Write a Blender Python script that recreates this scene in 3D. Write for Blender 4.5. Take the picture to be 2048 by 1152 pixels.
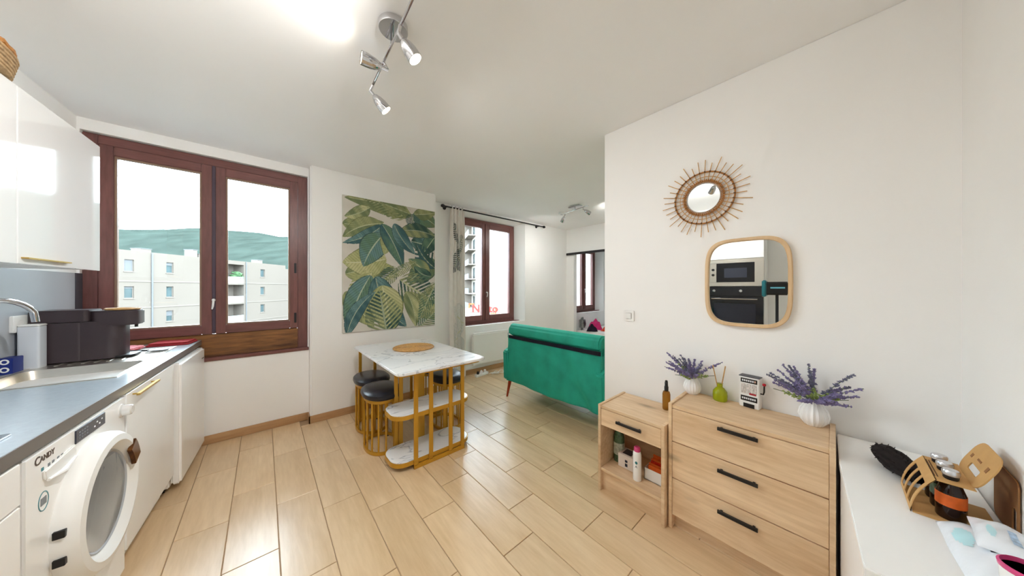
import bpy, bmesh, math, random
import numpy as np
from mathutils import Vector, Matrix
random.seed(7); np.random.seed(7)
for o in list(bpy.data.objects): bpy.data.objects.remove(o)
S = bpy.context.scene; C = S.collection
R = math.radians; PI = math.pi

# ------------------------------------------------------------------ camera, sky, exposure
CAMZ = 1.35; YAW = -41.336
cd = bpy.data.cameras.new('camera'); cam = bpy.data.objects.new('camera', cd); C.objects.link(cam)
cd.sensor_width = 36; cd.lens = 565/2048*36; cd.clip_start = .02; cd.clip_end = 6000
cam.location = (0, 0, CAMZ); cam.rotation_euler = (R(90), 0, R(YAW)); S.camera = cam
SKY = 14.0
W = bpy.data.worlds.new('overcast_sky'); S.world = W; W.use_nodes = True
bg = W.node_tree.nodes['Background']; bg.inputs[0].default_value = (.74, .88, 1.0, 1); bg.inputs[1].default_value = SKY
S.view_settings.view_transform = 'Standard'; S.view_settings.look = 'None'; S.view_settings.gamma = 1
S.view_settings.use_curve_mapping = False; S.cycles.diffuse_bounces = 8; S.cycles.max_bounces = 14; S.view_settings.exposure = 0.56
SPOT_W = 38.0       # watts of one ceiling spot head
WARM = (1.0, .985, .96)

# ------------------------------------------------------------------ helpers
def lin(c):
    return tuple(((x/255)/12.92 if x/255 <= .04045 else ((x/255+.055)/1.055)**2.4) for x in c)
def new_mat(name):
    m = bpy.data.materials.new(name); m.use_nodes = True
    return m, m.node_tree, m.node_tree.nodes['Principled BSDF']
def mat(name, rgb, rough=.5, metal=0., var=.06, scale=8., bump=0., bscale=60., spec=.5, coat=0., trans=0., ior=1.45, stretch=(1,1,1), emit=None, alpha=None):
    """plain procedural material: colour with soft noise variation and optional fine relief"""
    m, nt, b = new_mat(name); N, L = nt.nodes, nt.links
    c = lin(rgb)
    b.inputs['Roughness'].default_value = rough; b.inputs['Metallic'].default_value = metal
    b.inputs['Specular IOR Level'].default_value = spec; b.inputs['Coat Weight'].default_value = coat
    b.inputs['Transmission Weight'].default_value = trans; b.inputs['IOR'].default_value = ior
    tc = N.new('ShaderNodeTexCoord'); mp = N.new('ShaderNodeMapping'); mp.inputs['Scale'].default_value = stretch
    L.new(tc.outputs['Object'], mp.inputs['Vector'])
    if var > 0:
        n = N.new('ShaderNodeTexNoise'); n.inputs['Scale'].default_value = scale; n.inputs['Detail'].default_value = 4
        L.new(mp.outputs[0], n.inputs['Vector'])
        r = N.new('ShaderNodeValToRGB'); e = r.color_ramp.elements
        e[0].position = .3; e[1].position = .7
        e[0].color = tuple(max(0, x*(1-var)) for x in c)+(1,); e[1].color = tuple(min(1, x*(1+var)) for x in c)+(1,)
        L.new(n.outputs['Fac'], r.inputs[0]); L.new(r.outputs[0], b.inputs['Base Color'])
    else: b.inputs['Base Color'].default_value = c+(1,)
    if bump > 0:
        n2 = N.new('ShaderNodeTexNoise'); n2.inputs['Scale'].default_value = bscale; n2.inputs['Detail'].default_value = 3
        L.new(mp.outputs[0], n2.inputs['Vector'])
        bp = N.new('ShaderNodeBump'); bp.inputs['Strength'].default_value = bump; bp.inputs['Distance'].default_value = .01
        L.new(n2.outputs['Fac'], bp.inputs['Height']); L.new(bp.outputs[0], b.inputs['Normal'])
    if emit: b.inputs['Emission Color'].default_value = lin(emit[0])+(1,); b.inputs['Emission Strength'].default_value = emit[1]
    return m
def wood(name, light, dark, along='Y', rough=.45, scale=3., rnd=True, fine=.35, knots=False):
    m, nt, b = new_mat(name); N, L = nt.nodes, nt.links
    tc = N.new('ShaderNodeTexCoord'); mp = N.new('ShaderNodeMapping')
    st = {'X': (.12, 1, 1), 'Y': (1, .12, 1), 'Z': (1, 1, .12)}[along]
    mp.inputs['Scale'].default_value = tuple(scale*x for x in st)
    L.new(tc.outputs['Object'], mp.inputs['Vector'])
    if rnd:
        oi = N.new('ShaderNodeObjectInfo'); ml = N.new('ShaderNodeMath'); ml.operation = 'MULTIPLY'; ml.inputs[1].default_value = 37.
        L.new(oi.outputs['Random'], ml.inputs[0])
        cb = N.new('ShaderNodeCombineXYZ'); L.new(ml.outputs[0], cb.inputs[0]); L.new(ml.outputs[0], cb.inputs[1]); L.new(ml.outputs[0], cb.inputs[2])
        L.new(cb.outputs[0], mp.inputs['Location'])
    n = N.new('ShaderNodeTexNoise'); n.inputs['Scale'].default_value = 2.; n.inputs['Detail'].default_value = 6; n.inputs['Distortion'].default_value = .6
    n2 = N.new('ShaderNodeTexNoise'); n2.inputs['Scale'].default_value = 14.; n2.inputs['Detail'].default_value = 5; n2.inputs['Distortion'].default_value = .3
    L.new(mp.outputs[0], n.inputs['Vector']); L.new(mp.outputs[0], n2.inputs['Vector'])
    mx = N.new('ShaderNodeMix'); mx.inputs[0].default_value = fine
    L.new(n.outputs['Fac'], mx.inputs[2]); L.new(n2.outputs['Fac'], mx.inputs[3])
    r = N.new('ShaderNodeValToRGB'); e = r.color_ramp.elements
    e[0].position = .32; e[0].color = lin(dark)+(1,); e[1].position = .66; e[1].color = lin(light)+(1,)
    L.new(mx.outputs[0], r.inputs[0])
    out = r.outputs[0]
    if rnd:
        hs = N.new('ShaderNodeHueSaturation'); mr = N.new('ShaderNodeMapRange')
        mr.inputs['To Min'].default_value = .93; mr.inputs['To Max'].default_value = 1.06
        L.new(oi.outputs['Random'], mr.inputs[0]); L.new(mr.outputs[0], hs.inputs['Value']); L.new(out, hs.inputs['Color']); out = hs.outputs[0]
    if knots:
        mk = N.new('ShaderNodeMapping'); mk.inputs['Scale'].default_value = {'X': (1.6, 4, 5), 'Y': (4, 1.6, 5), 'Z': (4, 5, 1.6)}[along]
        L.new(tc.outputs['Object'], mk.inputs['Vector'])
        vo = N.new('ShaderNodeTexVoronoi'); vo.inputs['Scale'].default_value = 1.3; L.new(mk.outputs[0], vo.inputs['Vector'])
        rk = N.new('ShaderNodeValToRGB'); rk.color_ramp.elements[0].position = .03; rk.color_ramp.elements[0].color = (.42, .42, .42, 1)
        rk.color_ramp.elements[1].position = .16; rk.color_ramp.elements[1].color = (1, 1, 1, 1)
        L.new(vo.outputs['Distance'], rk.inputs[0])
        mm = N.new('ShaderNodeMix'); mm.data_type = 'RGBA'; mm.blend_type = 'MULTIPLY'; mm.inputs[0].default_value = .8
        L.new(out, mm.inputs[6]); L.new(rk.outputs[0], mm.inputs[7]); out = mm.outputs[2]
    L.new(out, b.inputs['Base Color']); b.inputs['Roughness'].default_value = rough
    bp = N.new('ShaderNodeBump'); bp.inputs['Strength'].default_value = .08; bp.inputs['Distance'].default_value = .005
    L.new(n2.outputs['Fac'], bp.inputs['Height']); L.new(bp.outputs[0], b.inputs['Normal'])
    return m
def glass_mat(name, tint=(1, 1, 1), refl=1.0):
    m = bpy.data.materials.new(name); m.use_nodes = True; nt = m.node_tree; N, L = nt.nodes, nt.links; N.clear()
    o = N.new('ShaderNodeOutputMaterial'); t = N.new('ShaderNodeBsdfTransparent'); t.inputs[0].default_value = tint+(1,)
    g = N.new('ShaderNodeBsdfGlossy'); g.inputs['Roughness'].default_value = .02
    f = N.new('ShaderNodeFresnel'); f.inputs[0].default_value = 1.45
    ml = N.new('ShaderNodeMath'); ml.operation = 'MULTIPLY'; ml.inputs[1].default_value = refl; L.new(f.outputs[0], ml.inputs[0])
    x = N.new('ShaderNodeMixShader'); L.new(ml.outputs[0], x.inputs[0]); L.new(t.outputs[0], x.inputs[1]); L.new(g.outputs[0], x.inputs[2]); L.new(x.outputs[0], o.inputs[0])
    return m
def marble(name):
    m, nt, b = new_mat(name); N, L = nt.nodes, nt.links
    tc = N.new('ShaderNodeTexCoord'); mp = N.new('ShaderNodeMapping'); mp.inputs['Rotation'].default_value = (0, 0, R(35)); mp.inputs['Scale'].default_value = (1.2, 3.2, 2)
    L.new(tc.outputs['Object'], mp.inputs[0])
    n = N.new('ShaderNodeTexNoise'); n.inputs['Scale'].default_value = 1.3; n.inputs['Detail'].default_value = 4; n.inputs['Distortion'].default_value = .8
    L.new(mp.outputs[0], n.inputs['Vector'])
    r = N.new('ShaderNodeValToRGB'); e = r.color_ramp.elements
    e[0].position = .0; e[0].color = lin((238, 239, 240))+(1,); e[1].position = 1.; e[1].color = lin((238, 239, 240))+(1,)
    for p, c in ((.488, (238, 239, 240)), (.5, (178, 182, 190)), (.508, (232, 234, 237))):
        k = e.new(p); k.color = lin(c)+(1,)
    L.new(n.outputs['Fac'], r.inputs[0]); L.new(r.outputs[0], b.inputs['Base Color']); b.inputs['Roughness'].default_value = .15
    return m
def vcol_mat(name, rough=.85):
    m, nt, b = new_mat(name); a = nt.nodes.new('ShaderNodeVertexColor'); a.layer_name = 'print'
    nt.links.new(a.outputs[0], b.inputs['Base Color']); b.inputs['Roughness'].default_value = rough
    n = nt.nodes.new('ShaderNodeTexNoise'); n.inputs['Scale'].default_value = 400
    bp = nt.nodes.new('ShaderNodeBump'); bp.inputs['Strength'].default_value = .12; bp.inputs['Distance'].default_value = .002
    nt.links.new(n.outputs['Fac'], bp.inputs['Height']); nt.links.new(bp.outputs[0], b.inputs['Normal'])
    return m

class MB:
    def __init__(s): s.v = []; s.f = []
    def add(s, v, f):
        k = len(s.v); s.v += [tuple(p) for p in v]; s.f += [tuple(i+k for i in q) for q in f]; return s
    def box(s, x0, x1, y0, y1, z0, z1):
        return s.add([(x0,y0,z0),(x1,y0,z0),(x1,y1,z0),(x0,y1,z0),(x0,y0,z1),(x1,y0,z1),(x1,y1,z1),(x0,y1,z1)],
                     [(0,3,2,1),(4,5,6,7),(0,1,5,4),(1,2,6,5),(2,3,7,6),(3,0,4,7)])
    def obox(s, c, size, rot):      # oriented box, rot = Matrix 3x3
        k = len(s.v); a, b, d = [q/2 for q in size]; s.box(-a, a, -b, b, -d, d)
        for i in range(k, len(s.v)): s.v[i] = tuple(rot @ Vector(s.v[i]) + Vector(c))
        return s
    def prism(s, poly, h0, h1, axis='Z'):
        n = len(poly)
        def P(a, b, h): return {'Z': (a, b, h), 'X': (h, a, b), 'Y': (a, h, b)}[axis]
        v = [P(a, b, h0) for a, b in poly]+[P(a, b, h1) for a, b in poly]
        f = [tuple(range(n))[::-1], tuple(range(n, 2*n))]+[(i, (i+1) % n, n+(i+1) % n, n+i) for i in range(n)]
        return s.add(v, f)
    def ring(s, outer, inner, h0, h1, axis='Z'):     # frame between two polygons with equal counts
        n = len(outer)
        def P(a, b, h): return {'Z': (a, b, h), 'X': (h, a, b), 'Y': (a, h, b)}[axis]
        v = [P(a, b, h0) for a, b in outer]+[P(a, b, h0) for a, b in inner]+[P(a, b, h1) for a, b in outer]+[P(a, b, h1) for a, b in inner]
        f = []
        for i in range(n):
            j = (i+1) % n
            f += [(i, n+i, n+j, j), (2*n+i, 2*n+j, 3*n+j, 3*n+i), (i, j, 2*n+j, 2*n+i), (n+i, 3*n+i, 3*n+j, n+j)]
        return s.add(v, f)
    def tube(s, path, r, n=8, cap=True, closed=False):
        P = [Vector(p) for p in path]; m = len(P); rr = r if isinstance(r, (list, tuple)) else [r]*m
        rings = []; ref = None
        for i, p in enumerate(P):
            if closed: t = P[(i+1) % m]-P[i-1]
            else: t = (P[min(i+1, m-1)]-P[max(i-1, 0)])
            t.normalize()
            if ref is None: ref = Vector((0, 0, 1)) if abs(t.z) < .9 else Vector((1, 0, 0))
            a = ref-t*ref.dot(t)
            if a.length < 1e-6: a = t.orthogonal()
            a.normalize(); ref = a; b = t.cross(a)
            rings.append([p+a*(math.cos(2*PI*k/n)*rr[i])+b*(math.sin(2*PI*k/n)*rr[i]) for k in range(n)])
        v = [q for g in rings for q in g]; f = []
        for i in range(m if closed else m-1):
            i2 = (i+1) % m
            for k in range(n): f.append((i*n+k, i*n+(k+1) % n, i2*n+(k+1) % n, i2*n+k))
        if cap and not closed: f += [tuple(range(n))[::-1], tuple(range((m-1)*n, m*n))]
        return s.add(v, f)
    def lathe(s, prof, n=24, c=(0, 0, 0), M=None, flute=0, fa=0):
        v = []; f = []; m = len(prof)
        for r, z in prof:
            for k in range(n):
                a = 2*PI*k/n; q = r*(1+fa*math.cos(flute*a)) if flute else r
                p = Vector((q*math.cos(a), q*math.sin(a), z))
                if M is not None: p = M @ p
                v.append(tuple(p+Vector(c)))
        for i in range(m-1):
            for k in range(n): f.append((i*n+k, i*n+(k+1) % n, (i+1)*n+(k+1) % n, (i+1)*n+k))
        if prof[0][0] > 1e-5: f.append(tuple(range(n))[::-1])
        if prof[-1][0] > 1e-5: f.append(tuple(range((m-1)*n, m*n)))
        return s.add(v, f)
    def build(s, name, m, parent=None, bevel=0., seg=2, smooth=True, ang=35, kind=None, loc=None):
        me = bpy.data.meshes.new(name); me.from_pydata(s.v, [], s.f)
        bm = bmesh.new(); bm.from_mesh(me)
        bmesh.ops.remove_doubles(bm, verts=bm.verts, dist=1e-6)
        bmesh.ops.recalc_face_normals(bm, faces=bm.faces)
        if bevel:
            ed = [e for e in bm.edges if len(e.link_faces) == 2 and e.calc_face_angle(0) > R(28)]
            bmesh.ops.bevel(bm, geom=ed, offset=bevel, segments=seg, affect='EDGES', clamp_overlap=True)
        bm.to_mesh(me); bm.free()
        if smooth:
            me.polygons.foreach_set('use_smooth', [True]*len(me.polygons)); me.set_sharp_from_angle(angle=R(ang))
        if m: me.materials.append(m)
        o = bpy.data.objects.new(name, me); C.objects.link(o)
        if parent: o.parent = parent
        if kind: o['kind'] = kind
        if loc: o.location = loc
        return o
def tag(o, label, cat=None, group=None):
    o['label'] = label
    if cat: o['category'] = cat
    if group: o['group'] = group
    return o
def struct(o, label=None):
    o['kind'] = 'structure'
    if label: o['label'] = label
    return o
def thing(name, label, cat, loc=(0, 0, 0), rz=0., group=None):
    o = bpy.data.objects.new(name, None); C.objects.link(o); o.empty_display_size = .1
    o.location = loc; o.rotation_euler = (0, 0, rz); tag(o, label, cat, group); return o
def B(x0, x1, y0, y1, z0, z1): return MB().box(x0, x1, y0, y1, z0, z1)
def dup(root, loc, rz=None, label=None):
    r = root.copy(); C.objects.link(r); r.location = loc
    if rz is not None: r.rotation_euler = (0, 0, rz)
    if label: r['label'] = label
    for ch in list(root.children):
        c = ch.copy(); C.objects.link(c); c.parent = r
        for g in ch.children:
            d = g.copy(); C.objects.link(d); d.parent = c
    return r
def rrect(x0, x1, y0, y1, r, n=6):
    p = []
    for cx, cy, a in ((x1-r, y1-r, 0), (x0+r, y1-r, 90), (x0+r, y0+r, 180), (x1-r, y0+r, 270)):
        for k in range(n+1):
            t = R(a+90*k/n); p.append((cx+r*math.cos(t), cy+r*math.sin(t)))
    return p
def sellipse(cx, cy, a, b, e=2., n=40):
    p = []
    for k in range(n):
        t = 2*PI*k/n; c, s_ = math.cos(t), math.sin(t)
        p.append((cx+a*math.copysign(abs(c)**(2/e), c), cy+b*math.copysign(abs(s_)**(2/e), s_)))
    return p
def dirM(d, up=(0, 0, 1)):     # matrix whose local Z points along d
    return Vector(d).normalized().to_track_quat('Z', 'Y').to_matrix()

# ------------------------------------------------------------------ materials
M_wall = mat('wall_paint', (245, 244, 242), .7, var=.015, scale=2, bump=.03, bscale=180)
M_ceil = mat('ceiling_paint', (245, 245, 245), .8, var=.01, scale=2)
M_grout = mat('grout', (176, 150, 120), .8)
M_plank = wood('plank_tile', (228, 200, 162), (204, 172, 130), 'Y', .29, 4.5)
M_plank.node_tree.nodes['Principled BSDF'].inputs['Specular IOR Level'].default_value = .85
M_base = wood('baseboard_wood', (196, 158, 116), (170, 128, 86), 'X', .4, 4)
M_oak = wood('oak_laminate', (232, 204, 168), (198, 162, 122), 'Y', .5, 4, rnd=True, fine=.45, knots=True)
M_brown = wood('window_wood', (128, 80, 74), (100, 60, 56), 'Z', .35, 5, fine=.5)
M_brownh = wood('window_wood_rail', (128, 80, 74), (100, 60, 56), 'X', .35, 5, fine=.5)
M_worn = wood('worn_window_wood', (150, 100, 52), (60, 30, 20), 'X', .5, 4, fine=.5)
M_glass = glass_mat('window_glass', (.98, .99, .98), .8)
M_white = mat('white_gloss_laminate', (240, 240, 240), .06, var=.005, spec=.6)
M_whitep = mat('white_enamel', (245, 244, 242), .25, var=.01)
M_whitem = mat('white_matte_plastic', (238, 238, 236), .5, var=.01)
M_counter = mat('grey_laminate_worktop', (168, 178, 186), .2, var=.04, scale=60, bump=.02, bscale=300)
M_edge = mat('worktop_edge', (112, 106, 102), .35, var=.03)
M_steel = mat('brushed_steel', (222, 216, 206), .32, 1., var=.03, scale=40, stretch=(1, 20, 1))
M_chrome = mat('chrome', (205, 205, 208), .07, 1., var=0)
M_brass = mat('brass', (206, 170, 92), .3, 1., var=.02)
M_gold = mat('gold_paint', (196, 146, 44), .32, .25, var=.03)
M_black = mat('black_plastic', (22, 21, 23), .4, var=.03)
M_blackm = mat('black_metal', (26, 24, 28), .45, var=.03)
M_dark = mat('dark_brown_plastic', (62, 52, 56), .35, var=.04)
M_leather = mat('black_leather', (30, 32, 42), .28, var=.05, bump=.05, bscale=200)
M_mirror = mat('mirror_silver', (236, 240, 240), .0, 1., var=0)
M_marble = marble('white_marble')
M_green = mat('green_velvet', (32, 158, 136), .75, var=.16, scale=6, bump=.08, bscale=300)
M_green.node_tree.nodes['Principled BSDF'].inputs['Sheen Weight'].default_value = .6
M_green.node_tree.nodes['Principled BSDF'].inputs['Sheen Tint'].default_value = lin((80, 220, 180))+(1,)
M_redwood = mat('red_stained_wood', (166, 62, 28), .35, var=.1)
M_ratt = mat('rattan', (196, 152, 92), .55, var=.2, scale=60)
M_rattd = mat('dark_rattan', (172, 116, 56), .55, var=.25, scale=60)
M_pale = wood('pale_beech', (228, 198, 158), (212, 178, 134), 'Z', .45, 5, rnd=False)
M_ceram = mat('white_ceramic', (242, 241, 240), .18, var=.005)
M_lav = mat('lavender_flower', (124, 116, 158), .8, var=.25, scale=90)
M_stem = mat('sage_stem', (104, 118, 98), .8, var=.2, scale=60)
M_leaf = mat('fresh_leaf', (150, 170, 96), .7, var=.2, scale=60)
M_amber = mat('amber_glass', (176, 120, 34), .08, var=.02, trans=.6)
M_lime = mat('lime_glass', (196, 206, 20), .06, var=.02, trans=.5)
M_card = mat('kraft_card', (200, 156, 98), .8, var=.06, scale=20, bump=.04)
M_cardd = mat('kraft_card_inside', (150, 104, 62), .85, var=.06)
M_print = mat('brown_print', (96, 66, 40), .8)
M_fabw = mat('radiator_white', (236, 236, 234), .4, var=.005)
M_red = mat('red_fabric', (176, 52, 58), .85, var=.12, scale=50, bump=.1)
M_pinkd = mat('pink_dotted_fabric', (214, 128, 134), .85, var=.25, scale=120)
M_blue = mat('blue_card', (30, 48, 128), .4, var=.05)
M_clear = glass_mat('clear_plastic', (.90, .93, .95), 2.2)
M_frost = mat('frosted_plastic', (214, 220, 228), .25, var=.02)
M_wicker = mat('wicker', (176, 146, 108), .8, var=.3, scale=60, bump=.4, bscale=90)
M_ovenb = mat('black_glass', (12, 13, 18), .05, var=0, spec=.6)
M_grey = mat('grey_panel', (176, 180, 186), .35, var=.02)
M_greyd = mat('dark_grey_edge', (78, 78, 86), .4)
M_fac = mat('facade_render', (102, 95, 88), .9, spec=0, var=.02, scale=.3)
M_facb = mat('facade_band', (112, 105, 98), .9, spec=0, var=.01)
M_shut = mat('facade_shutter', (86, 88, 90), .7)
M_fwin = mat('facade_window_glass', (64, 78, 80), .08, var=.3, scale=.8)
M_tower = mat('tower_render', (196, 188, 178), .9, spec=0, var=.01)
M_ground = mat('street_ground', (90, 90, 84), .9, spec=0, var=.15, scale=.05)
M_hill = mat('forest_hill', (42, 50, 46), .95, spec=0, var=.22, scale=.012)
M_signr = mat('sign_red', (140, 20, 12), .5, var=0)
M_signo = mat('sign_orange', (160, 70, 14), .5, var=0)
M_bulb = mat('lit_bulb', (255, 240, 210), .5, var=0, emit=((255, 236, 200), 9.))
M_pinkc = mat('pink_plastic', (214, 74, 130), .35, var=.03)
M_foil = mat('white_film', (232, 235, 240), .22, var=.02, bump=.15, bscale=25)
M_cyan = mat('pale_cyan_print', (186, 224, 230), .4, var=.1)
M_ink = mat('ink', (40, 44, 60), .6)
M_inkg = mat('grey_ink', (130, 134, 138), .6)
M_orange = mat('orange_print', (214, 96, 26), .5, var=.15, scale=40)
M_fluff = mat('black_fluff', (24, 16, 16), .95, var=.3, scale=60)
M_bglass = mat('brown_bottle_glass', (34, 18, 12), .08, var=0)
M_silver = mat('silver_cap', (214, 216, 222), .25, .7, var=.03)
M_greenb = mat('green_bottle', (70, 96, 70), .12, var=.4, scale=60)
M_greyfab = mat('grey_fabric', (140, 142, 142), .85, var=.25, scale=30)
M_pinkf = mat('magenta_fabric', (216, 52, 120), .85, var=.1)
M_dark2 = mat('navy_fabric', (30, 22, 44), .9, var=.1)
M_redf = mat('orange_red_fabric', (206, 66, 36), .85, var=.1)
M_teal = mat('teal_plastic', (36, 120, 130), .3, var=.1)
M_band = mat('black_satin_band', (12, 12, 34), .4, var=.1)
M_text = mat('brown_text', (86, 70, 60), .5, var=0)
def text_mesh(name, txt, size, m, parent, M4, depth=.0006, bold=0., align='LEFT'):
    cu = bpy.data.curves.new(name, 'FONT'); cu.body = txt; cu.size = size; cu.extrude = depth; cu.offset = bold; cu.align_x = align
    cu.resolution_u = 3
    o = bpy.data.objects.new(name, cu); C.objects.link(o)
    dg = bpy.context.evaluated_depsgraph_get(); dg.update()
    me = bpy.data.meshes.new_from_object(o.evaluated_get(dg)); bpy.data.objects.remove(o)
    me.transform(M4); me.materials.clear(); me.materials.append(m); me.name = name
    t = bpy.data.objects.new(name, me); C.objects.link(t)
    if parent: t.parent = parent
    return t
# ------------------------------------------------------------------ the room shell
XR = 2.06; YB = -.334; ZC = 2.58; XF = 4.84; YW1 = 3.57; YP = 3.44; YW2 = 3.75; YOUT = 4.05
KP = (-.40, 3.62); KA = R(-3.2)
def kw(x, y): return (KP[0]+x*math.cos(KA)-y*math.sin(KA), KP[1]+x*math.sin(KA)+y*math.cos(KA))
floor = struct(B(-1.6, 7.3, -.6, YOUT, -.12, -.006).build('floor', M_grout), 'floor of light wood-look plank tiles')
PW, PL = .2117, .667
joint = {-2: 2.05, -1: 2.317, 0: 1.90, 1: 1.62, 2: 2.06, 3: 1.85, 4: 1.587, 5: 1.763, 6: 1.97, 7: 1.585, 8: 1.41, 9: 1.142}
cache = {}
for k in range(-3, 24):
    x0 = -.15+PW*k; x1 = min(x0+PW, XF)
    ym = YW1 if x1 < .40 else (YP if x1 < 1.75 else YW2)
    j = joint.get(k, random.uniform(0, PL)); y = j-PL*math.ceil((j-YB)/PL)
    while y < ym-.01:
        a, b2 = max(y, YB), min(y+PL, ym); y += PL
        if b2-a < .03: continue
        w, l = x1-x0-.004, b2-a-.004; key = (round(w, 3), round(l, 3))
        if key not in cache:
            o = B(-w/2, w/2, -l/2, l/2, -.008, 0).build('floor_plank', M_plank, floor, bevel=.0015, seg=1, smooth=False); cache[key] = o.data
        else:
            o = bpy.data.objects.new('floor_plank', cache[key]); C.objects.link(o); o.parent = floor
        o.location = ((x0+x1)/2, (a+b2)/2, 0)
struct(B(-1.6, 7.3, -.6, YOUT, ZC, ZC+.15).build('ceiling', M_ceil), 'plain white ceiling')
def wallstrip(name, x0, x1, y0, y1, holes, label, m=M_wall):
    """wall along X with rectangular holes (hx0,hx1,z0,z1)"""
    mb = MB(); xs = x0
    for h in sorted(holes):
        mb.box(xs, h[0], y0, y1, 0, ZC); mb.box(h[0], h[1], y0, y1, 0, h[2]); mb.box(h[0], h[1], y0, y1, h[3], ZC); xs = h[1]
    mb.box(xs, x1, y0, y1, 0, ZC)
    return struct(mb.build(name, m, smooth=False), label)
wallstrip('wall_front', -1.6, .35, YW1, YOUT, [(-.99, .342, .715, 2.495)], 'white wall around the big kitchen window')
struct(B(.35, 1.70, YP, YOUT, 0, ZC).build('wall_middle', M_wall, bevel=.012, seg=3), 'white wall behind the leaf picture and the table')
# wall with the two smaller windows, splayed reveals
def splay_wall(name, x0, x1, wins, label):
    mb = MB(); xs = x0
    for (ax0, ax1, bx0, bx1, z0, z1, zz0, zz1) in wins:     # inner opening ax at YW2, frame opening bx at YOUT-.12
        yf = YOUT-.12
        mb.add([(xs,YW2,0),(ax0,YW2,0),(bx0,yf,0),(bx0,YOUT,0),(xs,YOUT,0),(xs,YW2,ZC),(ax0,YW2,ZC),(bx0,yf,ZC),(bx0,YOUT,ZC),(xs,YOUT,ZC)],
               [(4,3,2,1,0),(5,6,7,8,9),(0,1,6,5),(1,2,7,6),(2,3,8,7),(3,4,9,8),(4,0,5,9)])
        mb.prism([(YW2, 0), (YOUT, 0), (YOUT, zz0), (YW2, z0)], ax0, ax1, 'X')
        mb.prism([(YW2, z1), (yf, zz1), (YOUT, zz1), (YOUT, ZC), (YW2, ZC)], ax0-.001, ax1+.001, 'X')
        mb.add([(ax1,YW2,0),(ax1+.02,YW2,0),(ax1+.02,YOUT,0),(bx1,YOUT,0),(bx1,yf,0),(ax1,YW2,ZC),(ax1+.02,YW2,ZC),(ax1+.02,YOUT,ZC),(bx1,YOUT,ZC),(bx1,yf,ZC)],
               [(0,1,2,3,4),(9,8,7,6,5),(0,5,6,1),(1,6,7,2),(2,7,8,3),(3,8,9,4),(4,9,5,0)])
        xs = ax1+.02
    mb.box(xs, x1, YW2, YOUT, 0, ZC)
    return struct(mb.build(name, M_wall, smooth=False), label)
splay_wall('wall_facade', 1.70, 7.3, [(2.08, 3.62, 2.235, 3.51, .75, 2.56, .75, 2.50), (5.10, 6.32, 5.26, 6.22, .79, 2.40, .79, 2.33)], 'white wall around the living room window')
struct(B(XR, XR+.09, YB-.05, 1.215, 0, ZC).build('wall_right', M_wall, bevel=.004, seg=2), 'white partition wall with the two mirrors')
struct(B(-1.6, XF+.1, YB-.2, YB, 0, ZC).build('wall_back', M_wall, smooth=False), 'white wall at the right edge')
mb = MB(); mb.box(XF, XF+.1, YB, 2.45, 0, ZC); mb.box(XF, XF+.1, 2.45, 3.56, 2.06, ZC); mb.box(XF, XF+.1, 3.56, YW2, 0, ZC)
struct(mb.build('wall_far', M_wall, smooth=False), 'far wall with the bedroom doorway')
struct(B(7.2, 7.3, .9, YOUT, 0, ZC).build('wall_bedroom_side', M_wall, smooth=False), 'side wall of the bedroom')
struct(B(XF+.1, 7.3, .9, 1.0, 0, ZC).build('wall_bedroom_back', M_wall, smooth=False), 'back wall of the bedroom')
a, b_ = kw(-.6, .2), kw(-.6, -4.3); c_, d_ = kw(-.8, -4.3), kw(-.8, .2)
struct(MB().prism([a, d_, c_, b_], 0, ZC).build('wall_left', M_wall, smooth=False), 'white kitchen wall')
# baseboards (tile skirting)
def skirt(name, x0, x1, y, label):
    o = struct(B(x0, x1, y-.012, y, .0, .075).build(name, M_base, bevel=.003), label); return o
skirt('baseboard_front', -.44, .35, YW1, 'wood-look skirting under the big window')
skirt('baseboard_middle', .338, 1.70, YP, 'wood-look skirting under the leaf picture')
struct(B(.338, .35, YP-.012, YW1-.012, 0, .075).build('baseboard_corner', M_base, bevel=.003), 'short skirting piece at the wall step')
skirt('baseboard_facade', 1.70, XF, YW2, 'wood-look skirting under the living room window')

# ------------------------------------------------------------------ windows
def frame_boxes(x0, x1, z0, z1, wl, wr, wb, wt, y0, y1, parent, name, mv=None, mh=None, bevel=.004):
    """mitre-less frame of four bars: stiles and rails as one joinery piece each"""
    mv = mv or M_brown; mh = mh or M_brownh
    B(x0, x0+wl, y0, y1, z0, z1).build(name+'_stile', mv, parent, bevel)
    B(x1-wr, x1, y0, y1, z0, z1).build(name+'_stile', mv, parent, bevel)
    B(x0+wl, x1-wr, y0, y1, z0, z0+wb).build(name+'_rail', mh, parent, bevel)
    B(x0+wl, x1-wr, y0, y1, z1-wt, z1).build(name+'_rail', mh, parent, bevel)
def handle(parent, x, y, z):
    h = MB(); h.lathe([(.012, 0), (.013, .004), (.009, .03)], 12, (x, y, z), Matrix.Rotation(R(90), 3, 'X'))
    h.tube([(x, y-.028, z+.002), (x, y-.032, z-.02), (x-.003, y-.03, z-.055), (x-.008, y-.024, z-.078)], [.007, .0075, .007, .005], 8)
    h.build('handle', M_whitem, parent)
w1 = thing('window_1', 'large dark brown wooden kitchen window with two sashes', None, (0, 0, 0)); w1['kind'] = 'structure'
Y0 = 3.60
B(-.99, -.92, Y0, Y0+.09, .72, 2.49).build('frame_jamb', M_brown, w1, .004)
B(.262, .34, Y0, Y0+.09, .72, 2.49).build('frame_jamb', M_brown, w1, .004)
B(-.92, .262, Y0, Y0+.09, 2.42, 2.49).build('frame_head', M_brownh, w1, .004)
B(-.92, .262, Y0, Y0+.09, .745, .945).build('worn_bottom_board', M_worn, w1, .006)
B(-1.0, .352, Y0-.045, Y0+.09, .715, .745).build('sill', M_brownh, w1, .005)
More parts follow.
